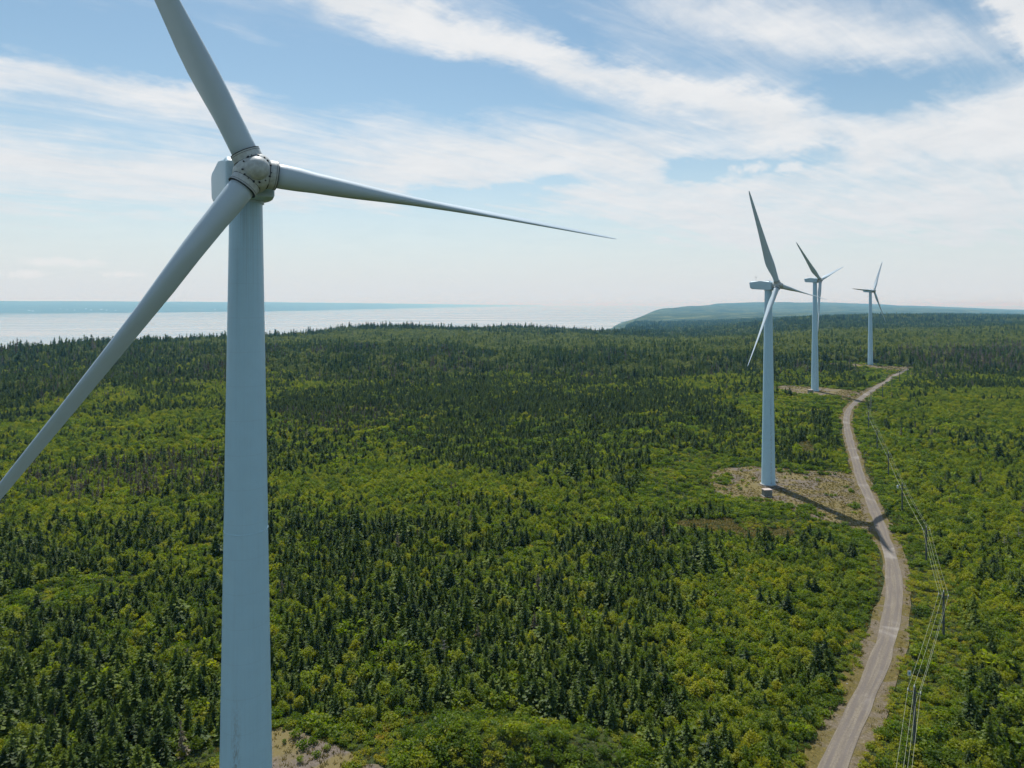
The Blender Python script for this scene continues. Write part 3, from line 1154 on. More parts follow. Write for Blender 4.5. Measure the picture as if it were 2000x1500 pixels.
ME_POLE, ME_ARM, ME_INS, ME_CAN = pole_parts()
INS = [(-0.85, -0.17, POLE_H - 0.68), (0.0, 0.0, POLE_H), (0.85, -0.17, POLE_H - 0.68)]
WIRE_AT = [Vector((p[0], p[1], p[2] + 0.34)) for p in INS] + [Vector((0.16, -0.1, POLE_H - 2.4))]
wire_pts = [[] for _ in WIRE_AT]
for i, p in enumerate(pole_xy):
    q0 = pole_xy[max(i - 1, 0)]
    q1 = pole_xy[min(i + 1, len(pole_xy) - 1)]
    d = q1 - q0
    rz = math.atan2(d[1], d[0]) - math.pi / 2
    z = ground1(*p)
    root = empty('utility_pole', (p[0], p[1], z), rz)
    M = Matrix.Translation((p[0], p[1], z)) @ Matrix.Rotation(rz, 4, 'Z')
    for k, wv in enumerate(WIRE_AT):
        wire_pts[k].append(M @ wv)
    names = {0: 'wooden utility pole just behind the picture edge below the near end of the line',
             1: 'wooden utility pole nearest the camera, standing near the small blue and white sign',
             2: 'second utility pole from the near end, where the line turns',
             3: 'third utility pole from the near end, opposite the turbine blade shadow',
             4: 'utility pole carrying a pale transformer can, level with the gravel yard',
             13: 'last utility pole where the road ends'}
    o = names.get(i, '%s utility pole from the near end of the line' % {5: 'fifth', 6: 'sixth', 7: 'seventh', 8: 'eighth', 9: 'ninth', 10: 'tenth', 11: 'eleventh', 12: 'twelfth'}.get(i, ''))
    tag(root, o, 'utility pole', 'utility poles beside the road')
    link('pole', ME_POLE, root)
    link('crossarm', ME_ARM, root)
    for q in INS:
        n = link('insulator', ME_INS, root)
        n.location = q
    if flags[i]:
        n = link('transformer_can', ME_CAN, root)
        n.location = (-1.35, -0.2, POLE_H - 1.7)
        bm = bmesh.new()
        bm_box(bm, (0, -0.17, POLE_H - 1.6), (3.2, 0.14, 0.16), 0.02)
        link('crossarm', bm_mesh('crossarm', bm, M_POLE), root)
WIRE_LAB = ['roadside overhead wire on the outer insulators of the pole line', 'topmost overhead wire along the pole line',
            'forest-side overhead wire on the outer insulators of the pole line', 'lowest overhead wire along the pole line']
for k, pts in enumerate(wire_pts):
    dense = []
    for a, b in zip(pts[:-1], pts[1:]):
        L = (b - a).length
        for t in [j / 14 for j in range(14)]:
            q = a.lerp(b, t)
            q.z -= 4 * (0.010 * L) * t * (1 - t)
            dense.append(q)
    dense.append(pts[-1])
    bm = bmesh.new()
    bm_tube(bm, dense, 0.017, 5)
    tag(link('power_line_wire', bm_mesh('power_line_wire', bm, M_WIRE, True)), WIRE_LAB[k], 'wire', 'overhead wires')

# ------------------------------------------------------------------ roadside sign
M_SIGNW = simple_mat('sign_white', (0.78, 0.80, 0.80), 0.4, 0, 0.04)
M_SIGNB = simple_mat('sign_blue', (0.16, 0.34, 0.52), 0.4, 0, 0.05)
sx, sy = on_ground(1776, 1345)
sg = empty('road_sign', (sx, sy, ground1(sx, sy)), R(-8))
tag(sg, 'small white sign with a blue panel on a post beside the road', 'sign')
bm = bmesh.new()
bm_tube(bm, [(0, 0.05, -0.3), (0, 0.05, 3.3)], 0.045, 8)
link('post', bm_mesh('post', bm, M_STEEL), sg)
bm = bmesh.new()
bm_box(bm, (0, 0, 2.8), (0.62, 0.03, 0.92), 0.01)
bd = link('board', bm_mesh('board', bm, M_SIGNW), sg)
bm = bmesh.new()
bm_box(bm, (0.02, -0.02, 2.78), (0.34, 0.02, 0.46), 0.004)
link('panel', bm_mesh('panel', bm, M_SIGNB), bd)

# ------------------------------------------------------------------ far buildings
M_WALL = simple_mat('house_white', (0.80, 0.80, 0.78), 0.7, 0, 0.04)
M_ROOF = simple_mat('house_roof', (0.42, 0.44, 0.46), 0.6, 0, 0.08)


def house(x, y, z, w, d, h, rz, label, group=None):
    root = empty('house', (x, y, z), rz)
    tag(root, label, 'house', group)
    bm = bmesh.new()
    bm_box(bm, (0, 0, h / 2 - 1), (w, d, h + 2))
    wl = link('wall', bm_mesh('wall', bm, M_WALL), root)
    bm = bmesh.new()
    pr = [(-d / 2 - 0.4, h), (d / 2 + 0.4, h), (0, h + d * 0.36)]
    a = [bm.verts.new((-w / 2 - 0.4, yy, zz)) for yy, zz in pr]
    b = [bm.verts.new((w / 2 + 0.4, yy, zz)) for yy, zz in pr]
    bm.faces.new(a)
    bm.faces.new(b)
    for k in range(3):
        bm.faces.new((a[k], b[k], b[(k + 1) % 3], a[(k + 1) % 3]))
    link('roof', bm_mesh('roof', bm, M_ROOF), root)


far_me = bpy.data.objects['far_shore_terrain'].data
fv = np.array([v.co for v in far_me.vertices])
rnd = random.Random(5)
for (px, f, w) in ((57, 0.05, 44), (64, 0.03, 30), (108, 0.05, 26), (118, 0.09, 26), (131, 0.06, 30), (146, 0.05, 24), (168, 0.10, 40), (178, 0.06, 26),
                   (198, 0.07, 36), (208, 0.05, 26), (226, 0.04, 22), (268, 0.06, 22), (420, 0.05, 34)):
    dist = float(np.interp(px, [-900, 0, 300, 530], [17500, 18700, 20500, 24000])) + 14000 * f
    x = (px - 1000) / F_PX * dist
    k = int(np.argmin((fv[:, 0] - x) ** 2 + (fv[:, 1] - dist) ** 2))
    z = float(np.interp(f, [0, 0.02, 0.08, 0.18], [0, 0.10, 0.22, 0.40])) * (CAM_Z - SEA_Z + 6 / F_PX * 33000) + SEA_Z
    house(x, dist, z - 3, w * 1.5, 20, 14, rnd.uniform(-0.3, 0.3), 'tiny white building on the far shore of the bay', 'white buildings on the far shore')


# ------------------------------------------------------------------ foliage materials
def leaf_material(name, stops, trans=0.35, tips=None, tcol=(1.45, 1.55, 0.40)):
    m, gr = new_mat(name)
    info = gr.new('ShaderNodeObjectInfo')
    geo = gr.new('ShaderNodeNewGeometry')
    pos = geo.outputs['Position']
    rnd_ = info.outputs['Random']
    tint = gr.noise(pos, 0.03, 3, 0.6)
    f = gr.m('ADD', gr.m('MULTIPLY', rnd_, 0.62), gr.m('MULTIPLY', tint, 0.45))
    col = gr.ramp(f, stops)
    if tips:
        at = gr.new('ShaderNodeAttribute', attribute_name='tip')
        col = gr.mix(gr.m('MULTIPLY', at.outputs['Fac'], 0.75), col, gr.mix(1.0, col, tips, 'MULTIPLY'))
    d = gr.new('ShaderNodeBsdfDiffuse')
    gr.put(d.inputs['Color'], col)
    t = gr.new('ShaderNodeBsdfTranslucent')
    gr.put(t.inputs['Color'], gr.mix(1.0, col, tcol, 'MULTIPLY'))
    mx = gr.new('ShaderNodeMixShader')
    mx.inputs[0].default_value = trans
    gr.put(mx.inputs[1], d.outputs[0])
    gr.put(mx.inputs[2], t.outputs[0])
    gl = gr.new('ShaderNodeBsdfGlossy')
    gl.inputs['Roughness'].default_value = 0.5
    gl.inputs['Color'].default_value = (0.9, 0.95, 0.9, 1)
    m2 = gr.new('ShaderNodeMixShader')
    m2.inputs[0].default_value = 0.012
    gr.put(m2.inputs[1], mx.outputs[0])
    gr.put(m2.inputs[2], gl.outputs[0])
    finish(gr, m2.outputs[0])
    return m


M_SPRUCE = leaf_material('spruce_needles', [(0.18, (0.020, 0.038, 0.010)), (0.5, (0.042, 0.074, 0.013)), (0.88, (0.092, 0.132, 0.018))], 0.42, tips=(2.1, 1.85, 1.0), tcol=(1.35, 1.5, 0.4))
M_BROAD = leaf_material('broad_leaves', [(0.12, (0.064, 0.104, 0.012)), (0.42, (0.140, 0.192, 0.014)), (0.72, (0.240, 0.268, 0.016)), (0.95, (0.350, 0.322, 0.020))], 0.54)  # per-tree tone range widened; sunlit highlights are put into the leaf colour
M_MATURE = leaf_material('mature_leaves', [(0.15, (0.060, 0.086, 0.024)), (0.5, (0.115, 0.140, 0.034)), (0.88, (0.190, 0.205, 0.055))], 0.45)
M_SHRUB = leaf_material('shrub_leaves', [(0.15, (0.042, 0.076, 0.012)), (0.45, (0.105, 0.162, 0.014)), (0.75, (0.200, 0.248, 0.017)), (0.95, (0.265, 0.240, 0.024))], 0.50)
M_HERB = leaf_material('bright_herbs', [(0.15, (0.100, 0.155, 0.016)), (0.5, (0.225, 0.262, 0.018)), (0.8, (0.320, 0.290, 0.024)), (0.96, (0.34, 0.21, 0.032))], 0.50)
M_GREY = leaf_material('dead_twigs', [(0.15, (0.075, 0.060, 0.034)), (0.5, (0.120, 0.097, 0.058)), (0.85, (0.180, 0.150, 0.100))], 0.1, tcol=(1, 1, 1))
M_DRY = leaf_material('dry_grass_blades', [(0.15, (0.095, 0.092, 0.022)), (0.5, (0.165, 0.138, 0.032)), (0.85, (0.245, 0.190, 0.048))], 0.35, tcol=(1.1, 1.05, 0.8))
M_BARK = simple_mat('spruce_bark', (0.085, 0.070, 0.055), 0.95, 0, 0.3, 6.0)
M_SNAG = simple_mat('bleached_wood', (0.30, 0.27, 0.23), 0.9, 0, 0.25, 5.0)
M_ROCK = simple_mat('verge_rock', (0.30, 0.28, 0.25), 0.9, 0, 0.3, 1.5)


# ------------------------------------------------------------------ plant shapes (height 1, scaled when placed)
def trunk_geo(h, r, seg=5, lean=(0, 0)):
    V, Fc = [], []
    lv = [(-0.04, r * 1.15), (h * 0.5, r * 0.6), (h, r * 0.12)]
    for z, rr in lv:
        for k in range(seg):
            a = 2 * math.pi * k / seg
            V.append((math.cos(a) * rr + lean[0] * z, math.sin(a) * rr + lean[1] * z, z))
    for j in range(2):
        for k in range(seg):
            Fc.append((j * seg + k, j * seg + (k + 1) % seg, (j + 1) * seg + (k + 1) % seg, (j + 1) * seg + k))
    return V, Fc


def spruce_geo(seed, full=1.0, sparse=0.0):
    r_ = random.Random(seed)
    V, Fc = [], []
    Rb = 0.29 * full * r_.uniform(0.88, 1.15)
    ph1, ph2 = r_.uniform(0, 6.28), r_.uniform(0, 6.28)
    nw = 16
    for j in range(nw):
        z = 0.03 + 0.93 * (j / (nw - 1)) ** 0.92
        r = Rb * (1 - z) ** 0.70 * r_.uniform(0.84, 1.12) + 0.012
        nb = max(4, int(9 - 5 * z))
        a0 = r_.uniform(0, 6.28)
        for k in range(nb):
            a = a0 + 2 * math.pi * k / nb + r_.uniform(-0.25, 0.25)
            L = r * r_.uniform(0.62, 1.25) * (1 + 0.16 * math.sin(a + ph1) + 0.12 * math.sin(2 * a + ph2 + 7 * z))
            if r_.random() < sparse:
                continue
            rise = r_.uniform(-0.30, -0.02) if z < 0.75 else r_.uniform(0.0, 0.9)
            ca_, sa_ = math.cos(a), math.sin(a)
            z0 = z + r_.uniform(-0.015, 0.015)
            wdt = 0.30 * L + 0.012

            def P(f, side, dzz):
                x = f * L
                return (ca_ * x - sa_ * side, sa_ * x + ca_ * side, z0 + rise * f * L + dzz)
            b = len(V)
            V += [P(0.0, 0, 0.016), P(0.45, wdt, -0.022), P(0.62, 0, 0.012), P(0.45, -wdt, -0.022), P(0.92, wdt * 0.62, -0.02),
                  P(1.12, 0, 0.004 - 0.02 * (z < 0.8)), P(0.92, -wdt * 0.62, -0.02), P(0.30, 0, -0.045)]
            Fc += [(b, b + 1, b + 2), (b, b + 2, b + 3), (b + 2, b + 4, b + 5), (b + 2, b + 5, b + 6), (b, b + 7, b + 5)]
    b = len(V)
    V += [(0.012, 0, 0.93), (-0.008, 0.010, 0.93), (-0.008, -0.010, 0.93), (0, 0, 1.03)]
    Fc += [(b, b + 1, b + 3), (b + 1, b + 2, b + 3), (b + 2, b, b + 3)]
    return V, Fc


def leaf_quads(r_, centre, rad, n, size, V, Fc, shell=0.55):
    for _ in range(n):
        while True:
            d = Vector((r_.uniform(-1, 1), r_.uniform(-1, 1), r_.uniform(-0.75, 1)))
            if 0.05 < d.length < 1:
                break
        d.normalize()
        f = shell + (1 - shell) * r_.random()
        p = Vector((centre[0] + d.x * rad[0] * f, centre[1] + d.y * rad[1] * f, centre[2] + d.z * rad[2] * f))
        nrm = (d * 0.35 + Vector((r_.gauss(0, 0.6), r_.gauss(0, 0.6), r_.gauss(0.45, 0.55)))).normalized()
        t = nrm.orthogonal().normalized()
        t = Matrix.Rotation(r_.uniform(0, 6.28), 3, nrm) @ t
        bt = nrm.cross(t)
        s = size * r_.uniform(0.6, 1.35)
        b = len(V)
        V += [tuple(p + t * s + nrm * s * 0.1), tuple(p + bt * s * 0.62), tuple(p - t * s + nrm * s * 0.1), tuple(p - bt * s * 0.62)]
        Fc.append((b, b + 1, b + 2, b + 3))


def broad_geo(seed, wide=0.36):
    r_ = random.Random(seed)
    V, Fc = [], []
    nl = r_.randint(8, 11)
    for k in range(nl):
        a = 2.4 * k + r_.uniform(-0.4, 0.4)
        q = math.sqrt((k + 0.5) / nl)
        zc = 0.74 - 0.34 * q + r_.uniform(-0.10, 0.10)
        rr = wide * 0.74 * q
        s = r_.uniform(0.13, 0.21) * (wide / 0.36)
        leaf_quads(r_, (rr * math.cos(a), rr * math.sin(a), zc), (s, s, s * 0.82), 58, 0.044, V, Fc)
    leaf_quads(r_, (0, 0, 0.42), (wide * 0.72, wide * 0.72, 0.26), 90, 0.055, V, Fc, 0.75)
    leaf_quads(r_, (r_.uniform(-.04, .04), r_.uniform(-.04, .04), 0.85), (0.10, 0.10, 0.14), 26, 0.042, V, Fc)
    return V, Fc


def bush_geo(seed, wide=0.62, n=150, size=0.10):
    r_ = random.Random(seed)
    V, Fc = [], []
    for k in range(6):
        a = 1.05 * k + r_.uniform(-0.3, 0.3)
        rr = wide * r_.uniform(0.25, 0.6)
        leaf_quads(r_, (rr * math.cos(a), rr * math.sin(a), r_.uniform(0.3, 0.62)), (wide * 0.5, wide * 0.5, 0.32), n // 6, size, V, Fc)
    return V, Fc


def tuft_geo(seed, n=16):
    r_ = random.Random(seed)
    V, Fc = [], []
    for _ in range(n):
        a = r_.uniform(0, 6.28)
        x, y = r_.gauss(0, 0.28), r_.gauss(0, 0.28)
        h = r_.uniform(0.5, 1.0)
        lx, ly = math.cos(a) * 0.5 * r_.random(), math.sin(a) * 0.5 * r_.random()
        w = 0.10
        b = len(V)
        V += [(x - math.sin(a) * w, y + math.cos(a) * w, -0.05), (x + math.sin(a) * w, y - math.cos(a) * w, -0.05), (x + lx, y + ly, h)]
        Fc.append((b, b + 1, b + 2))
    return V, Fc


def snag_geo(seed):
    r_ = random.Random(seed)
    bm = bmesh.new()
    bm_tube(bm, [(0, 0, -0.04), (0.02, 0.01, 0.5), (0.0, 0.03, 1.0)], [0.022, 0.014, 0.003], 6)
    for k in range(16):
        z = r_.uniform(0.3, 0.92)
        a = r_.uniform(0, 6.28)
        L = (1 - z) * 0.36 + 0.07
        bm_tube(bm, [(0, 0, z), (math.cos(a) * L * 0.6, math.sin(a) * L * 0.6, z + 0.05 * r_.random()), (math.cos(a) * L, math.sin(a) * L, z + r_.uniform(-0.02, 0.14))], [0.008, 0.005, 0.002], 4)
    return bm


def rock_geo(seed):
    bm = bmesh.new()
    bmesh.ops.create_icosphere(bm, subdivisions=1, radius=0.5)
    r_ = random.Random(seed)
    for v in bm.verts:
        v.co *= r_.uniform(0.7, 1.15)
        v.co.z *= 0.65
    return bm


def add_tips(me, ncrown):
    pat = [0.0, 0.7, 0.25, 0.7, 0.9, 1.0, 0.9, 0.1]
    v = [pat[i % 8] if i < ncrown - 4 else 0.8 if i < ncrown else 0.0 for i in range(len(me.vertices))]
    at = me.attributes.new('tip', 'FLOAT', 'POINT')
    at.data.foreach_set('value', v)
    return me


def both(parts, mats, name):
    V, Fc, mi = [], [], []
    for k, (v, f) in enumerate(parts):
        o = len(V)
        V += v
        Fc += [tuple(i + o for i in q) for q in f]
        mi += [k] * len(f)
    return np_mesh(name, V, Fc, mats, mi)


SPR = [(spruce_geo(s, fl), trunk_geo(0.9, 0.016)) for s, fl in ((1, 1.0), (2, 1.16), (3, 0.82), (4, 1.28), (5, 0.92), (6, 1.08), (7, 1.0), (8, 0.9))]
BRD = [(broad_geo(s, w), trunk_geo(0.6, 0.022)) for s, w in ((11, 0.36), (12, 0.42), (13, 0.32), (14, 0.46), (15, 0.38))]
CAP = [(broad_geo(s, w), trunk_geo(0.6, 0.022)) for s, w in ((21, 0.46), (22, 0.52), (23, 0.42))]
ME_SPR = [(add_tips(np_mesh('spruce_crown', *c, [M_SPRUCE]), len(c[0])), np_mesh('spruce_trunk', *t, [M_BARK])) for c, t in SPR]
ME_BRD = [(np_mesh('broadleaf_crown', *c, [M_BROAD]), np_mesh('broadleaf_trunk', *t, [M_BARK])) for c, t in BRD]
ME_SHR = [np_mesh('shrub', *bush_geo(s, w, 150, sz), [M_SHRUB]) for s, w, sz in ((31, 0.62, 0.11), (32, 0.75, 0.12), (33, 0.55, 0.10), (34, 0.85, 0.13))]
ME_HRB = [np_mesh('herb', *bush_geo(s, w, 108, sz), [M_HERB]) for s, w, sz in ((41, 0.8, 0.13), (42, 1.0, 0.15), (43, 0.7, 0.12))]
ME_TFT = [np_mesh('grass_tuft', *tuft_geo(s), [M_DRY]) for s in (51, 52, 53)]
ME_SNG = [bm_mesh('dead_tree', snag_geo(s), M_SNAG) for s in (61, 62, 63)]
ME_RCK = [bm_mesh('loose_rock', rock_geo(s), M_ROCK) for s in (71, 72, 73)]


def proto_set(name, meshes):
    """Plant shapes kept outside the scene for a geometry-nodes scatter."""
    c = bpy.data.collections.new(name)
    for i, me in enumerate(meshes):
        c.objects.link(bpy.data.objects.new('%s_shape_%02d' % (name, i), me))
    return c


PC_SPR = proto_set('spruce', [add_tips(both((c, t), [M_SPRUCE, M_BARK], 'spruce_whole'), len(c[0])) for c, t in SPR])
PC_BRD = proto_set('broadleaf', [both((c, t), [mt, M_BARK], 'broadleaf_whole') for (c, t), mt in [(q, M_BROAD) for q in BRD] + [(q, M_MATURE) for q in CAP]])
PC_DED = proto_set('dead_spruce', [both((spruce_geo(s_, 0.62, 0.5), trunk_geo(0.97, 0.02)), [M_GREY, M_SNAG], 'dead_spruce_whole') for s_ in (81, 82, 83)])
PC_SHR = proto_set('undergrowth', ME_SHR)
PC_HRB = proto_set('herbs', ME_HRB)
PC_TFT = proto_set('dry_grass', ME_TFT)
PC_RCK = proto_set('rubble', ME_RCK)


def scatter(name, coll, pts, rot, scl, idx, label, cat):
    me = bpy.data.meshes.new(name)
    me.vertices.add(len(pts))
    me.vertices.foreach_set('co', np.asarray(pts, np.float32).ravel())
    for nm, typ, dat in (('spin', 'FLOAT_VECTOR', rot), ('size', 'FLOAT_VECTOR', scl)):
        at = me.attributes.new(nm, typ, 'POINT')
        at.data.foreach_set('vector', np.asarray(dat, np.float32).ravel())
    at = me.attributes.new('pick', 'INT', 'POINT')
    at.data.foreach_set('value', np.asarray(idx, np.int32))
    o = link(name, me)
    ng = bpy.data.node_groups.new(name, 'GeometryNodeTree')
    ng.interface.new_socket('Geometry', in_out='INPUT', socket_type='NodeSocketGeometry')
    ng.interface.new_socket('Geometry', in_out='OUTPUT', socket_type='NodeSocketGeometry')
    gi = ng.nodes.new('NodeGroupInput')
    go = ng.nodes.new('NodeGroupOutput')
    ci = ng.nodes.new('GeometryNodeCollectionInfo')
    ci.inputs['Collection'].default_value = coll
    ci.inputs['Separate Children'].default_value = True
    ci.inputs['Reset Children'].default_value = True
    ip = ng.nodes.new('GeometryNodeInstanceOnPoints')
    ip.inputs['Pick Instance'].default_value = True
    ng.links.new(gi.outputs[0], ip.inputs['Points'])
    ng.links.new(ci.outputs[0], ip.inputs['Instance'])
    for nm, typ, sock in (('spin', 'FLOAT_VECTOR', 'Rotation'), ('size', 'FLOAT_VECTOR', 'Scale'), ('pick', 'INT', 'Instance Index')):
        na = ng.nodes.new('GeometryNodeInputNamedAttribute')
        na.data_type = typ
        na.inputs['Name'].default_value = nm
        ng.links.new(na.outputs[0], ip.inputs[sock])
    ng.links.new(ip.outputs[0], go.inputs[0])
    md = o.modifiers.new('scatter', 'NODES')
    md.node_group = ng
    return tag(o, label, cat, kind='stuff')


# ------------------------------------------------------------------ vegetation zones
Z_SPRUCE = [region(p) for p in (
    [(540, 770), (900, 745), (1400, 765), (1480, 850), (1300, 845), (1130, 860), (1000, 940), (850, 890), (600, 800)],
    [(540, 1130), (1000, 1180), (1250, 1250), (1350, 1400), (1000, 1400), (700, 1385), (540, 1350)],
    [(0, 690), (430, 665), (430, 725), (0, 760)],
    [(560, 1020), (1250, 1040), (1350, 1200), (1240, 1260), (900, 1190), (560, 1120)])]
Z_BROAD = [region(p) for p in (
    [(540, 820), (850, 900), (1000, 960), (1250, 870), (1330, 900), (1200, 1000), (1100, 1060), (800, 1030), (540, 980)],
    [(0, 820), (430, 800), (430, 980), (200, 1010), (0, 1050)],
    [(1380, 1060), (1700, 1060), (1700, 1250), (1500, 1330), (1380, 1180)])]
Z_LOW = [region(p) for p in (
    [(1215, 1000), (1270, 905), (1345, 875), (1480, 905), (1640, 915), (1648, 820), (1700, 860), (1730, 1040), (1700, 1100), (1590, 1050), (1400, 1000), (1300, 1010)],
    [(1310, 1015), (1420, 1010), (1560, 1035), (1570, 1065), (1400, 1050), (1310, 1035)],
    [(690, 1420), (760, 1400), (900, 1385), (1060, 1395), (1260, 1450), (1330, 1500), (1200, 1620), (600, 1620), (690, 1470)],
    [(1510, 745), (1700, 745), (1760, 722), (1700, 710), (1620, 706), (1520, 735)],
    [(1400, 785), (1520, 770), (1650, 785), (1640, 810), (1500, 800)],
    [(0, 1165), (120, 1125), (300, 1120), (260, 1150), (60, 1200), (0, 1210)],
    [(430, 1500), (380, 1480), (300, 1500), (250, 1600), (430, 1600)])]
Z_MEADOW = [region(p) for p in (
    [(1315, 1018), (1420, 1012), (1550, 1035), (1560, 1058), (1400, 1046), (1320, 1034)],
        [(1555, 865), (1585, 860), (1595, 885), (1565, 892)])]
Z_BANDTREES = [region([(1530, 742), (1650, 742), (1690, 735), (1660, 720), (1540, 722)])]


Z_DEAD = [region(p) for p in (
    [(40, 930), (430, 880), (430, 965), (200, 985), (40, 990)], [(545, 805), (790, 795), (780, 835), (600, 862), (545, 850)],
    [(1745, 690), (2000, 680), (2000, 735), (1820, 728)])]


def any_in(x, y, zones):
    out = np.zeros(len(x), bool)
    for z in zones:
        out |= in_poly(x, y, z)
    return out


line_pts = np.array(pole_xy)


def road_info(x, y):
    """Distance to the road's centre line and +1 on its power-line side."""
    best = np.full(len(x), 1e12)
    sign = np.ones(len(x))
    for (ax, ay), (bx, by) in zip(road_coarse[:-1], road_coarse[1:]):
        ex, ey = bx - ax, by - ay
        t = np.clip(((x - ax) * ex + (y - ay) * ey) / (ex * ex + ey * ey), 0, 1)
        qx, qy = x - ax - t * ex, y - ay - t * ey
        d = qx * qx + qy * qy
        m = d < best
        best = np.where(m, d, best)
        sign = np.where(m, np.where(ex * qy - ey * qx < 0, 1.0, -1.0), sign)
    return np.sqrt(best), sign


def jitter_grid(y0, y1, sp, spread=0.80):
    xs = np.arange(-spread * y1 - 40, spread * y1 + 40, sp)
    ys = np.arange(y0, y1, sp)
    X, Y = np.meshgrid(xs, ys)
    X = X.ravel() + rng.uniform(-0.5, 0.5, X.size) * sp
    Y = Y.ravel() + rng.uniform(-0.5, 0.5, Y.size) * sp
    k = np.abs(X) < spread * Y + 35
    return X[k], Y[k]


dd_list = []
sp_list, br_list, sh_list, hb_list, tf_list = [], [], [], [], []


def put(lst, x, y, h, wide, pick, tone=None):
    if len(x) == 0:
        return
    z = ground(x, y)
    lst.append((x, y, z, h, wide, pick))


BANDS = [(58, 310, 1.72), (310, 640, 2.25), (640, 1150, 4.4), (1150, 2350, 7.4), (2350, 4800, 14.5)]
for (y0, y1, sp) in BANDS:
    x, y = jitter_grid(y0, y1, sp)
    keep = shore_sd(x, y) > -90
    x, y = x[keep], y[keep]
    h = ground(x, y)
    keep = h > SEA_Z + 8
    x, y = x[keep], y[keep]
    n = len(x)
    if y0 < 1000:
        rd, side = road_info(x, y)
        pad = np.zeros(n, bool)
        for p in PADS.values():
            pad |= in_poly(x, y, p)
        padd = np.full(n, 99.0)
        for p in PADS.values():
            padd = np.minimum(padd, poly_dist(x, y, p, True))
        ld = poly_dist(x, y, line_pts)
        low = (rd < 7.5 + 2.5 * vnoise(x, y, 14, 60)) | any_in(x, y, Z_LOW) | (ld < 5.0) | ((side > 0) & (rd < 12) & (y < 420)) | (padd < 4)
        meadow = any_in(x, y, Z_MEADOW)
        bare = pad | (rd < 4.3)
        band = any_in(x, y, Z_BANDTREES)
        low &= ~band
    else:
        rd, side = np.full(n, 999.0), -np.ones(n)
        low = meadow = bare = np.zeros(n, bool)
        band = low
    pn = 0.55 * vnoise(x, y, 38, 61) + 0.35 * vnoise(x, y, 12, 62) + 0.25 * vnoise(x, y, 110, 63)
    frac = 0.60 + 0.85 * pn
    frac = np.where(any_in(x, y, Z_SPRUCE), 0.86 + 0.35 * pn, frac)
    frac = np.where(any_in(x, y, Z_BROAD), 0.26 + 0.7 * pn, frac)
    frac = np.where((side > 0) & (y < 520), 0.16 + 0.42 * pn, frac)
    wy_ = y + 190 * vnoise(x, y, 420, 64) + 90 * vnoise(x, y, 130, 65)
    frac = np.where((wy_ > 640) & (wy_ < 980), 0.84 + 0.3 * pn, frac)
    frac = np.where((wy_ >= 980) & (wy_ < 1640), 0.30 + 0.75 * pn, frac)
    frac = np.where(wy_ >= 1640, 0.90 + 0.4 * pn, frac)
    sd_ = shore_sd(x, y)
    frac = np.where((sd_ < 130) & (y > 500), np.maximum(frac, 0.86), frac)
    isp = rng.random(n) < frac
    mature = np.clip((wy_ - 560) / 260, 0, 1)
    hv = rng.random(n)
    hs = (1.8 + 3.0 * hv ** 1.6) * (1 - mature) + (5.5 + 8.5 * hv ** 1.8) * mature
    hs = hs * (1 + 0.22 * vnoise(x, y, 30, 66))
    hs = np.where((rng.random(n) < 0.03) & (mature < 0.5), hs * 1.5, hs)
    hb = (1.5 + 1.9 * rng.random(n) ** 1.3) * (1 - mature) + (6.5 + 5.0 * rng.random(n)) * mature
    if y0 >= 2350:
        hs = hs * 1.5
        hb = hb * 1.55
    hs = np.where((sd_ < 160) & (y > 500), hs * (0.75 + 0.75 * rng.random(n) ** 2), hs)
    gap = vnoise(x, y, 9, 67) + 0.7 * vnoise(x, y, 27, 68)
    tall = ~low & ~bare & ~meadow & ~((gap > 0.98) & (y < 640))
    pd_ = np.where((wy_ > 600) & (wy_ < 900), 0.10 + 0.14 * vnoise(x, y, 60, 90), 0.004)
    pd_ = np.where(any_in(x, y, Z_DEAD), 0.30, pd_)
    dead = tall & (rng.random(n) < pd_) & (y < 2300)
    put(dd_list, x[dead], y[dead], hs[dead] * 1.15, 0.9 + 0.3 * rng.random(dead.sum()), rng.integers(0, 3, dead.sum()))
    tall &= ~dead
    a = tall & isp
    put(sp_list, x[a], y[a], hs[a], (0.95 + 0.5 * rng.random(a.sum())) * np.where(mature[a] > 0.5, 0.72, 1.1), rng.integers(0, 8, a.sum()))
    b = tall & ~isp
    pick = np.where(mature[b] > 0.4, rng.integers(5, 8, b.sum()), rng.integers(0, 5, b.sum()))
    put(br_list, x[b], y[b], hb[b], (0.95 + 0.45 * rng.random(b.sum())) * np.where(mature[b] > 0.4, 1.3, 1.1), pick)
    # a scattering of young spruce and tall shrubs in the low ground
    c = low & ~bare & ~meadow & (rng.random(n) < 0.20) & (rd > 5.5)
    put(sh_list, x[c], y[c], 1.0 + 1.6 * rng.random(c.sum()) ** 1.5, 1.0 + 0.3 * rng.random(c.sum()), rng.integers(0, 4, c.sum()))

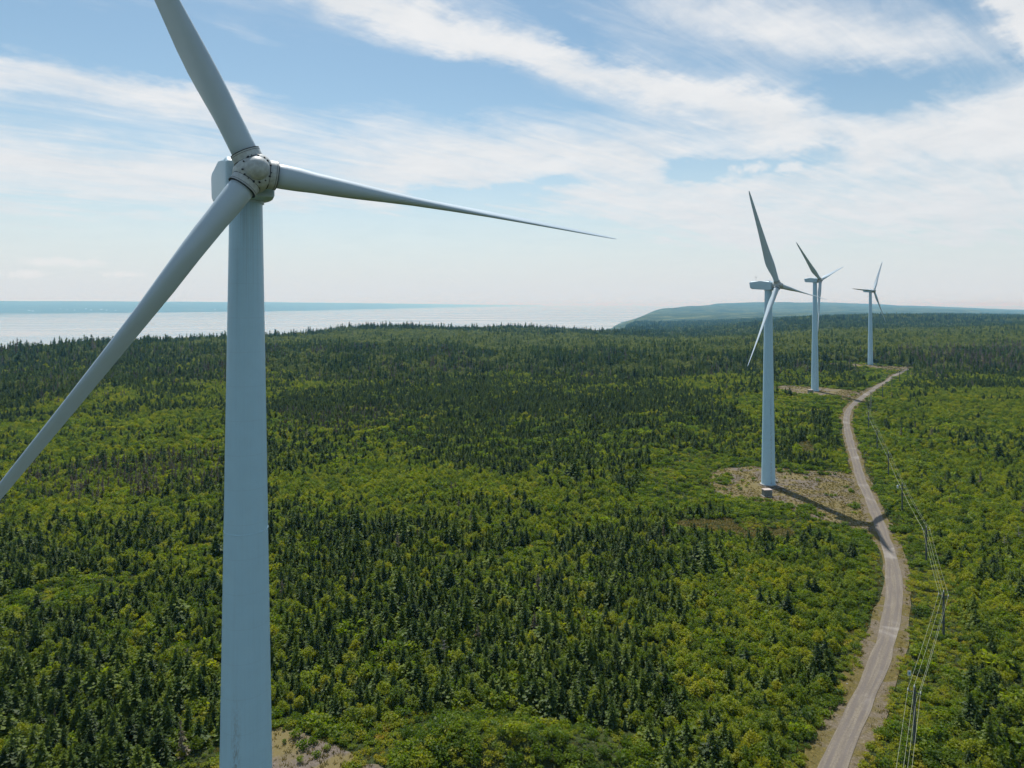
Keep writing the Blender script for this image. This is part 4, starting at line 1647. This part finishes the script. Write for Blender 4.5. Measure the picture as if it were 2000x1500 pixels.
# low cover: dense near the road, the yards and in forest gaps
for (y0, y1, sp) in ((58, 300, 1.0), (300, 620, 1.5), (620, 900, 2.4)):
    x, y = jitter_grid(y0, y1, sp)
    rd, side = road_info(x, y)
    ld = poly_dist(x, y, line_pts)
    inpad = np.zeros(len(x), bool)
    padd = np.full(len(x), 99.0)
    for p in PADS.values():
        inpad |= in_poly(x, y, p)
        padd = np.minimum(padd, poly_dist(x, y, p, True))
    lowz = any_in(x, y, Z_LOW)
    near = (rd < 17) | (ld < 8) | lowz | (padd < 6)
    gap = vnoise(x, y, 9, 67) + 0.7 * vnoise(x, y, 27, 68)
    meadow = any_in(x, y, Z_MEADOW)
    want = (near | ((gap > 0.86) & (y < 640))) & ~inpad & ~meadow & (rd > 3.7 + 1.2 * vnoise(x, y, 6, 70)) & (rng.random(len(x)) < np.where(y < 125, 0.92, 0.74))
    n1 = vnoise(x, y, 11, 71) + 0.5 * vnoise(x, y, 4, 72)
    want |= meadow & (n1 > 0.1) & (rng.random(len(x)) < 0.5)
    want |= inpad & (padd < 7 + 4 * vnoise(x, y, 12, 79)) & (vnoise(x, y, 4, 78) > 0.25) & (rd > 4.5) & (rng.random(len(x)) < 0.7)
    fill = ~near & ~inpad & ~meadow & ~want & (y < 420) & (rng.random(len(x)) < (0.11 if sp < 1.2 else 0.10))
    want |= fill
    herb = want & ~fill & (n1 > np.where((ld < 7) & (y < 180), -0.35, 0.45))
    shr = want & ~herb
    put(hb_list, x[herb], y[herb], sp ** 0.6 * (0.45 + 0.5 * rng.random(herb.sum())), 1.0 + 0.5 * rng.random(herb.sum()), rng.integers(0, 3, herb.sum()))
    grow = np.where(fill[shr], 1.75, 1.0)
    put(sh_list, x[shr], y[shr], grow * sp ** 0.6 * (0.45 + 0.7 * rng.random(shr.sum())) * (1.25 + 0.75 * vnoise(x[shr], y[shr], 7, 77)), 0.95 + 0.4 * rng.random(shr.sum()), rng.integers(0, 4, shr.sum()))
    # dry grass: meadows, verge fringe, patches on the yards
    dryn = vnoise(x, y, 8, 73) + 0.6 * vnoise(x, y, 2.7, 74)
    t = (meadow & (rng.random(len(x)) < 0.95)) | ((rd > 2.5) & (rd < 5.6) & (rng.random(len(x)) < 0.50)) | (inpad & (dryn > 0.0) & (rng.random(len(x)) < 0.7) & (rd > 3)) | (near & ~want & (rd > 4) & (rng.random(len(x)) < 0.35))
    gold = inpad & (rd > 3) & (rd < 24 + 8 * vnoise(x, y, 9, 80)) & (y > 200) & (rng.random(len(x)) < 0.8)
    t |= gold
    put(tf_list, x[t], y[t], (0.30 + 0.30 * rng.random(t.sum())) * sp ** 0.5, (1.3 + 0.6 * rng.random(t.sum())) * np.where(meadow[t], 2.0, 1.0), rng.integers(0, 3, t.sum()))


def cat(lst):
    return [np.concatenate([q[k] for q in lst]) for k in range(6)]


def in_frame(x, y, z, m=0):
    px = 1000 + F_PX * x / y
    py = EYE_ROW - F_PX * (z - CAM_Z) / y
    return (px > -m) & (px < 2000 + m) & (py > 0) & (py < 1500 + m), px, py


def place_stuff(name, coll, data, mask, label, cat_):
    x, y, z, h, w, k = [q[mask] for q in data]
    n = len(x)
    rot = np.column_stack([rng.normal(0, 0.03, n), rng.normal(0, 0.03, n), rng.uniform(0, 6.283, n)])
    scl = np.column_stack([h * w, h * w, h])
    scatter(name, coll, np.column_stack([x, y, z]), rot, scl, k, label, cat_)


def split(data, count, margin=-6):
    """Mask of the individuals that show largest in the picture."""
    x, y, z, h, w, k = data
    ok, px, py = in_frame(x, y, z + h * 0.6, margin)
    ok &= ~((px > 425) & (px < 545))
    size = np.where(ok, h / y, 0)
    pick = np.argsort(-size)[:count]
    m = np.zeros(len(x), bool)
    m[pick] = True
    return m, px


SP = cat(sp_list)
BR = cat(br_list)
SH = cat(sh_list)
HB = cat(hb_list)
TF = cat(tf_list)
msp, pxs = split(SP, 300)
mbr, pxb = split(BR, 300)
print('plants', [len(q[0]) for q in (SP, BR, SH, HB, TF)])


def individuals(kind, data, mask, meshes, labels, cat_, group, px):
    x, y, z, h, w, k = data
    hq = np.quantile(h[mask], (0.33, 0.67))
    wq = float(np.median(w[mask]))
    for i in np.nonzero(mask)[0]:
        me = meshes[int(k[i]) % len(meshes)]
        root = empty(kind, (x[i], y[i], z[i]), rng.uniform(0, 6.283))
        root.scale = (h[i] * w[i], h[i] * w[i], h[i])
        zone = 0 if px[i] < 240 else 1 if px[i] < 480 else 2 if px[i] < 800 else 3 if px[i] < 1120 else 4 if px[i] < 1740 - max(0, (y[i] - 130)) * 0.3 else 5
        tall = 'tall' if h[i] > hq[1] else 'short' if h[i] < hq[0] else 'medium-sized'
        full = 'broad' if w[i] > wq else 'slim'
        tag(root, labels % (tall, full, ZONE_TXT[zone]), cat_, group)
        link('crown', me[0], root)
        link('trunk', me[1], root)


ZONE_TXT = ['in the near woods at the seaward picture edge', 'in the near woods beside the huge tower, seaward side', 'in the near woods behind the gravel yard',
            'in the near woods behind the green mound', 'in the near woods beside the road verge', 'in the thicket beyond the power line']
individuals('spruce_tree', SP, msp, ME_SPR,
            '%s %s young spruce %s', 'spruce', 'near young spruces', pxs)
individuals('broadleaf_tree', BR, mbr, ME_BRD,
            '%s %s yellow-green broadleaf tree %s', 'broadleaf tree', 'near young broadleaf trees', pxb)
place_stuff('spruce_forest', PC_SPR, SP, ~msp, 'dense dark green spruce forest covering the plateau', 'forest')
place_stuff('broadleaf_forest', PC_BRD, BR, ~mbr, 'yellow-green broadleaf woods mixed among the spruces', 'forest')
DD = cat(dd_list)
place_stuff('dead_spruces', PC_DED, DD, np.ones(len(DD[0]), bool), 'grey-brown dead spruces scattered through the darker woods', 'dead trees')
place_stuff('undergrowth', PC_SHR, SH, np.ones(len(SH[0]), bool), 'low green shrubs covering the clearings and roadsides', 'undergrowth')
place_stuff('bright_weeds', PC_HRB, HB, np.ones(len(HB[0]), bool), 'bright lime-green weeds under the power line and along the road', 'weeds')
place_stuff('dry_grass', PC_TFT, TF, np.ones(len(TF[0]), bool), 'straw-coloured dry grass on the verges, yards and small meadows', 'grass')

# ------------------------------------------------------------------ single bushes standing on the gravel yards
rb = random.Random(21)
near_spots = [(577, 1440, 1.5), (592, 1462, 1.4), (600, 1425, 1.2), (612, 1452, 1.1), (638, 1465, 0.9), (648, 1452, 0.9), (655, 1440, 1.0), (570, 1420, 1.1),
              (622, 1440, 0.8), (585, 1490, 1.0), (618, 1478, 0.9), (556, 1452, 0.7)]
for (px, py, s) in near_spots:
    x, y = on_ground(px, py)
    o = link('bush', ME_SHR[rb.randrange(4)])
    o.location = (x, y, ground1(x, y))
    o.scale = (s * 1.1, s * 1.1, s * 1.15)
    o.rotation_euler = (0, 0, rb.uniform(0, 6.28))
    tag(o, 'dark green bush growing on the gravel yard of the huge turbine', 'bush', 'bushes on the near gravel yard')
sec_spots = [(1420, 948), (1432, 945), (1441, 950), (1450, 940), (1459, 952), (1445, 957), (1463, 946), (1428, 966), (1450, 970), (1405, 966), (1472, 938), (1421, 926),
             (1447, 921), (1464, 916), (1613, 968), (1622, 971), (1632, 969), (1575, 935), (1542, 926), (1556, 924), (1598, 940), (1532, 934), (1512, 985), (1497, 986), (1430, 935), (1413, 940)]
for (px, py) in sec_spots:
    x, y = on_ground(px + rb.uniform(-2, 2), py)
    s = rb.uniform(0.8, 1.5)
    o = link('bush', ME_SHR[rb.randrange(4)])
    o.location = (x, y, ground1(x, y))
    o.scale = (s * 1.1, s * 1.1, s)
    o.rotation_euler = (0, 0, rb.uniform(0, 6.28))
    tag(o, 'small bush on the second gravel yard, %s' % ('between turbine and road' if px > 1520 else 'in front of the turbine foot' if py > 960 else 'at the yard edge behind the turbine' if py < 930 else 'on the seaward side of the turbine'), 'bush', 'bushes on the second gravel yard')

# ------------------------------------------------------------------ dead trees
for j, (px, py, h, lab) in enumerate([
        (1824, 950, 3.2, 'bare grey dead tree behind the pole with the transformer can'), (1868, 962, 3.4, 'bare grey dead tree in the thicket, second behind the transformer pole'),
        (1990, 1060, 5.0, 'bare grey dead tree at the picture edge beyond the power line'), (1962, 1075, 4.2, 'short bare grey snag among dark spruces beyond the power line'),
        (1975, 940, 3.5, 'bare grey dead tree in the thicket far from the road'), (365, 1310, 4.5, 'bleached dead tree among near spruces on the seaward side'),
        (868, 1290, 4.4, 'bleached dead spruce top standing in the near spruce wood'), (150, 965, 5.5, 'grey dead spruce standing taller than the woods on the seaward side'),
        (300, 945, 5.2, 'grey dead spruce beside the huge tower on the seaward side'), (600, 860, 6.0, 'grey dead spruce in the brown patch just past the huge tower')]):
    x, y = on_ground(px, py)
    root = empty('dead_tree', (x, y, ground1(x, y)), rb.uniform(0, 6.28), h)
    tag(root, lab, 'dead tree', 'bare dead trees')
    link('trunk', ME_SNG[j % 3], root)

# ------------------------------------------------------------------ loose rocks on the verges
n = 700
ii = rng.integers(5, len(road_c) - 5, n)
tt = np.gradient(road_c, axis=0)[ii]
tt /= np.linalg.norm(tt, axis=1)[:, None]
off = rng.choice([-1, 1], n) * rng.uniform(2.5, 5.2, n)
rx = road_c[ii, 0] + tt[:, 1] * off
ry = road_c[ii, 1] - tt[:, 0] * off
rs = rng.uniform(0.10, 0.40, n) ** 1.2
scatter('roadside_rubble', PC_RCK, np.column_stack([rx, ry, ground(rx, ry) + 0.12]), np.column_stack([np.zeros((n, 2)), rng.uniform(0, 6.28, n)]),
        np.column_stack([rs * 1.3, rs, rs]), rng.integers(0, 3, n), 'pale loose stones strewn along the road verges', 'rubble')

# ------------------------------------------------------------------ air
bm = bmesh.new()
top, bot = 235.0, SEA_Z - 9.0
bm_box(bm, (0, 0, (top + bot) / 2), (240000, 240000, top - bot))
hm, gr = new_mat('haze_air')
vol = gr.new('ShaderNodeVolumePrincipled')
vol.inputs['Color'].default_value = (0.24, 0.63, 1.0, 1)
vol.inputs['Absorption Color'].default_value = (1, 1, 1, 1)
vol.inputs['Density'].default_value = 6.2e-5
vol.inputs['Anisotropy'].default_value = 0.2
out = gr.new('ShaderNodeOutputMaterial')
gr.put(out.inputs['Volume'], vol.outputs[0])
hz = link('haze', bm_mesh('haze', bm, hm))
tag(hz, 'pale blue summer haze over the bay', 'haze', kind='stuff')
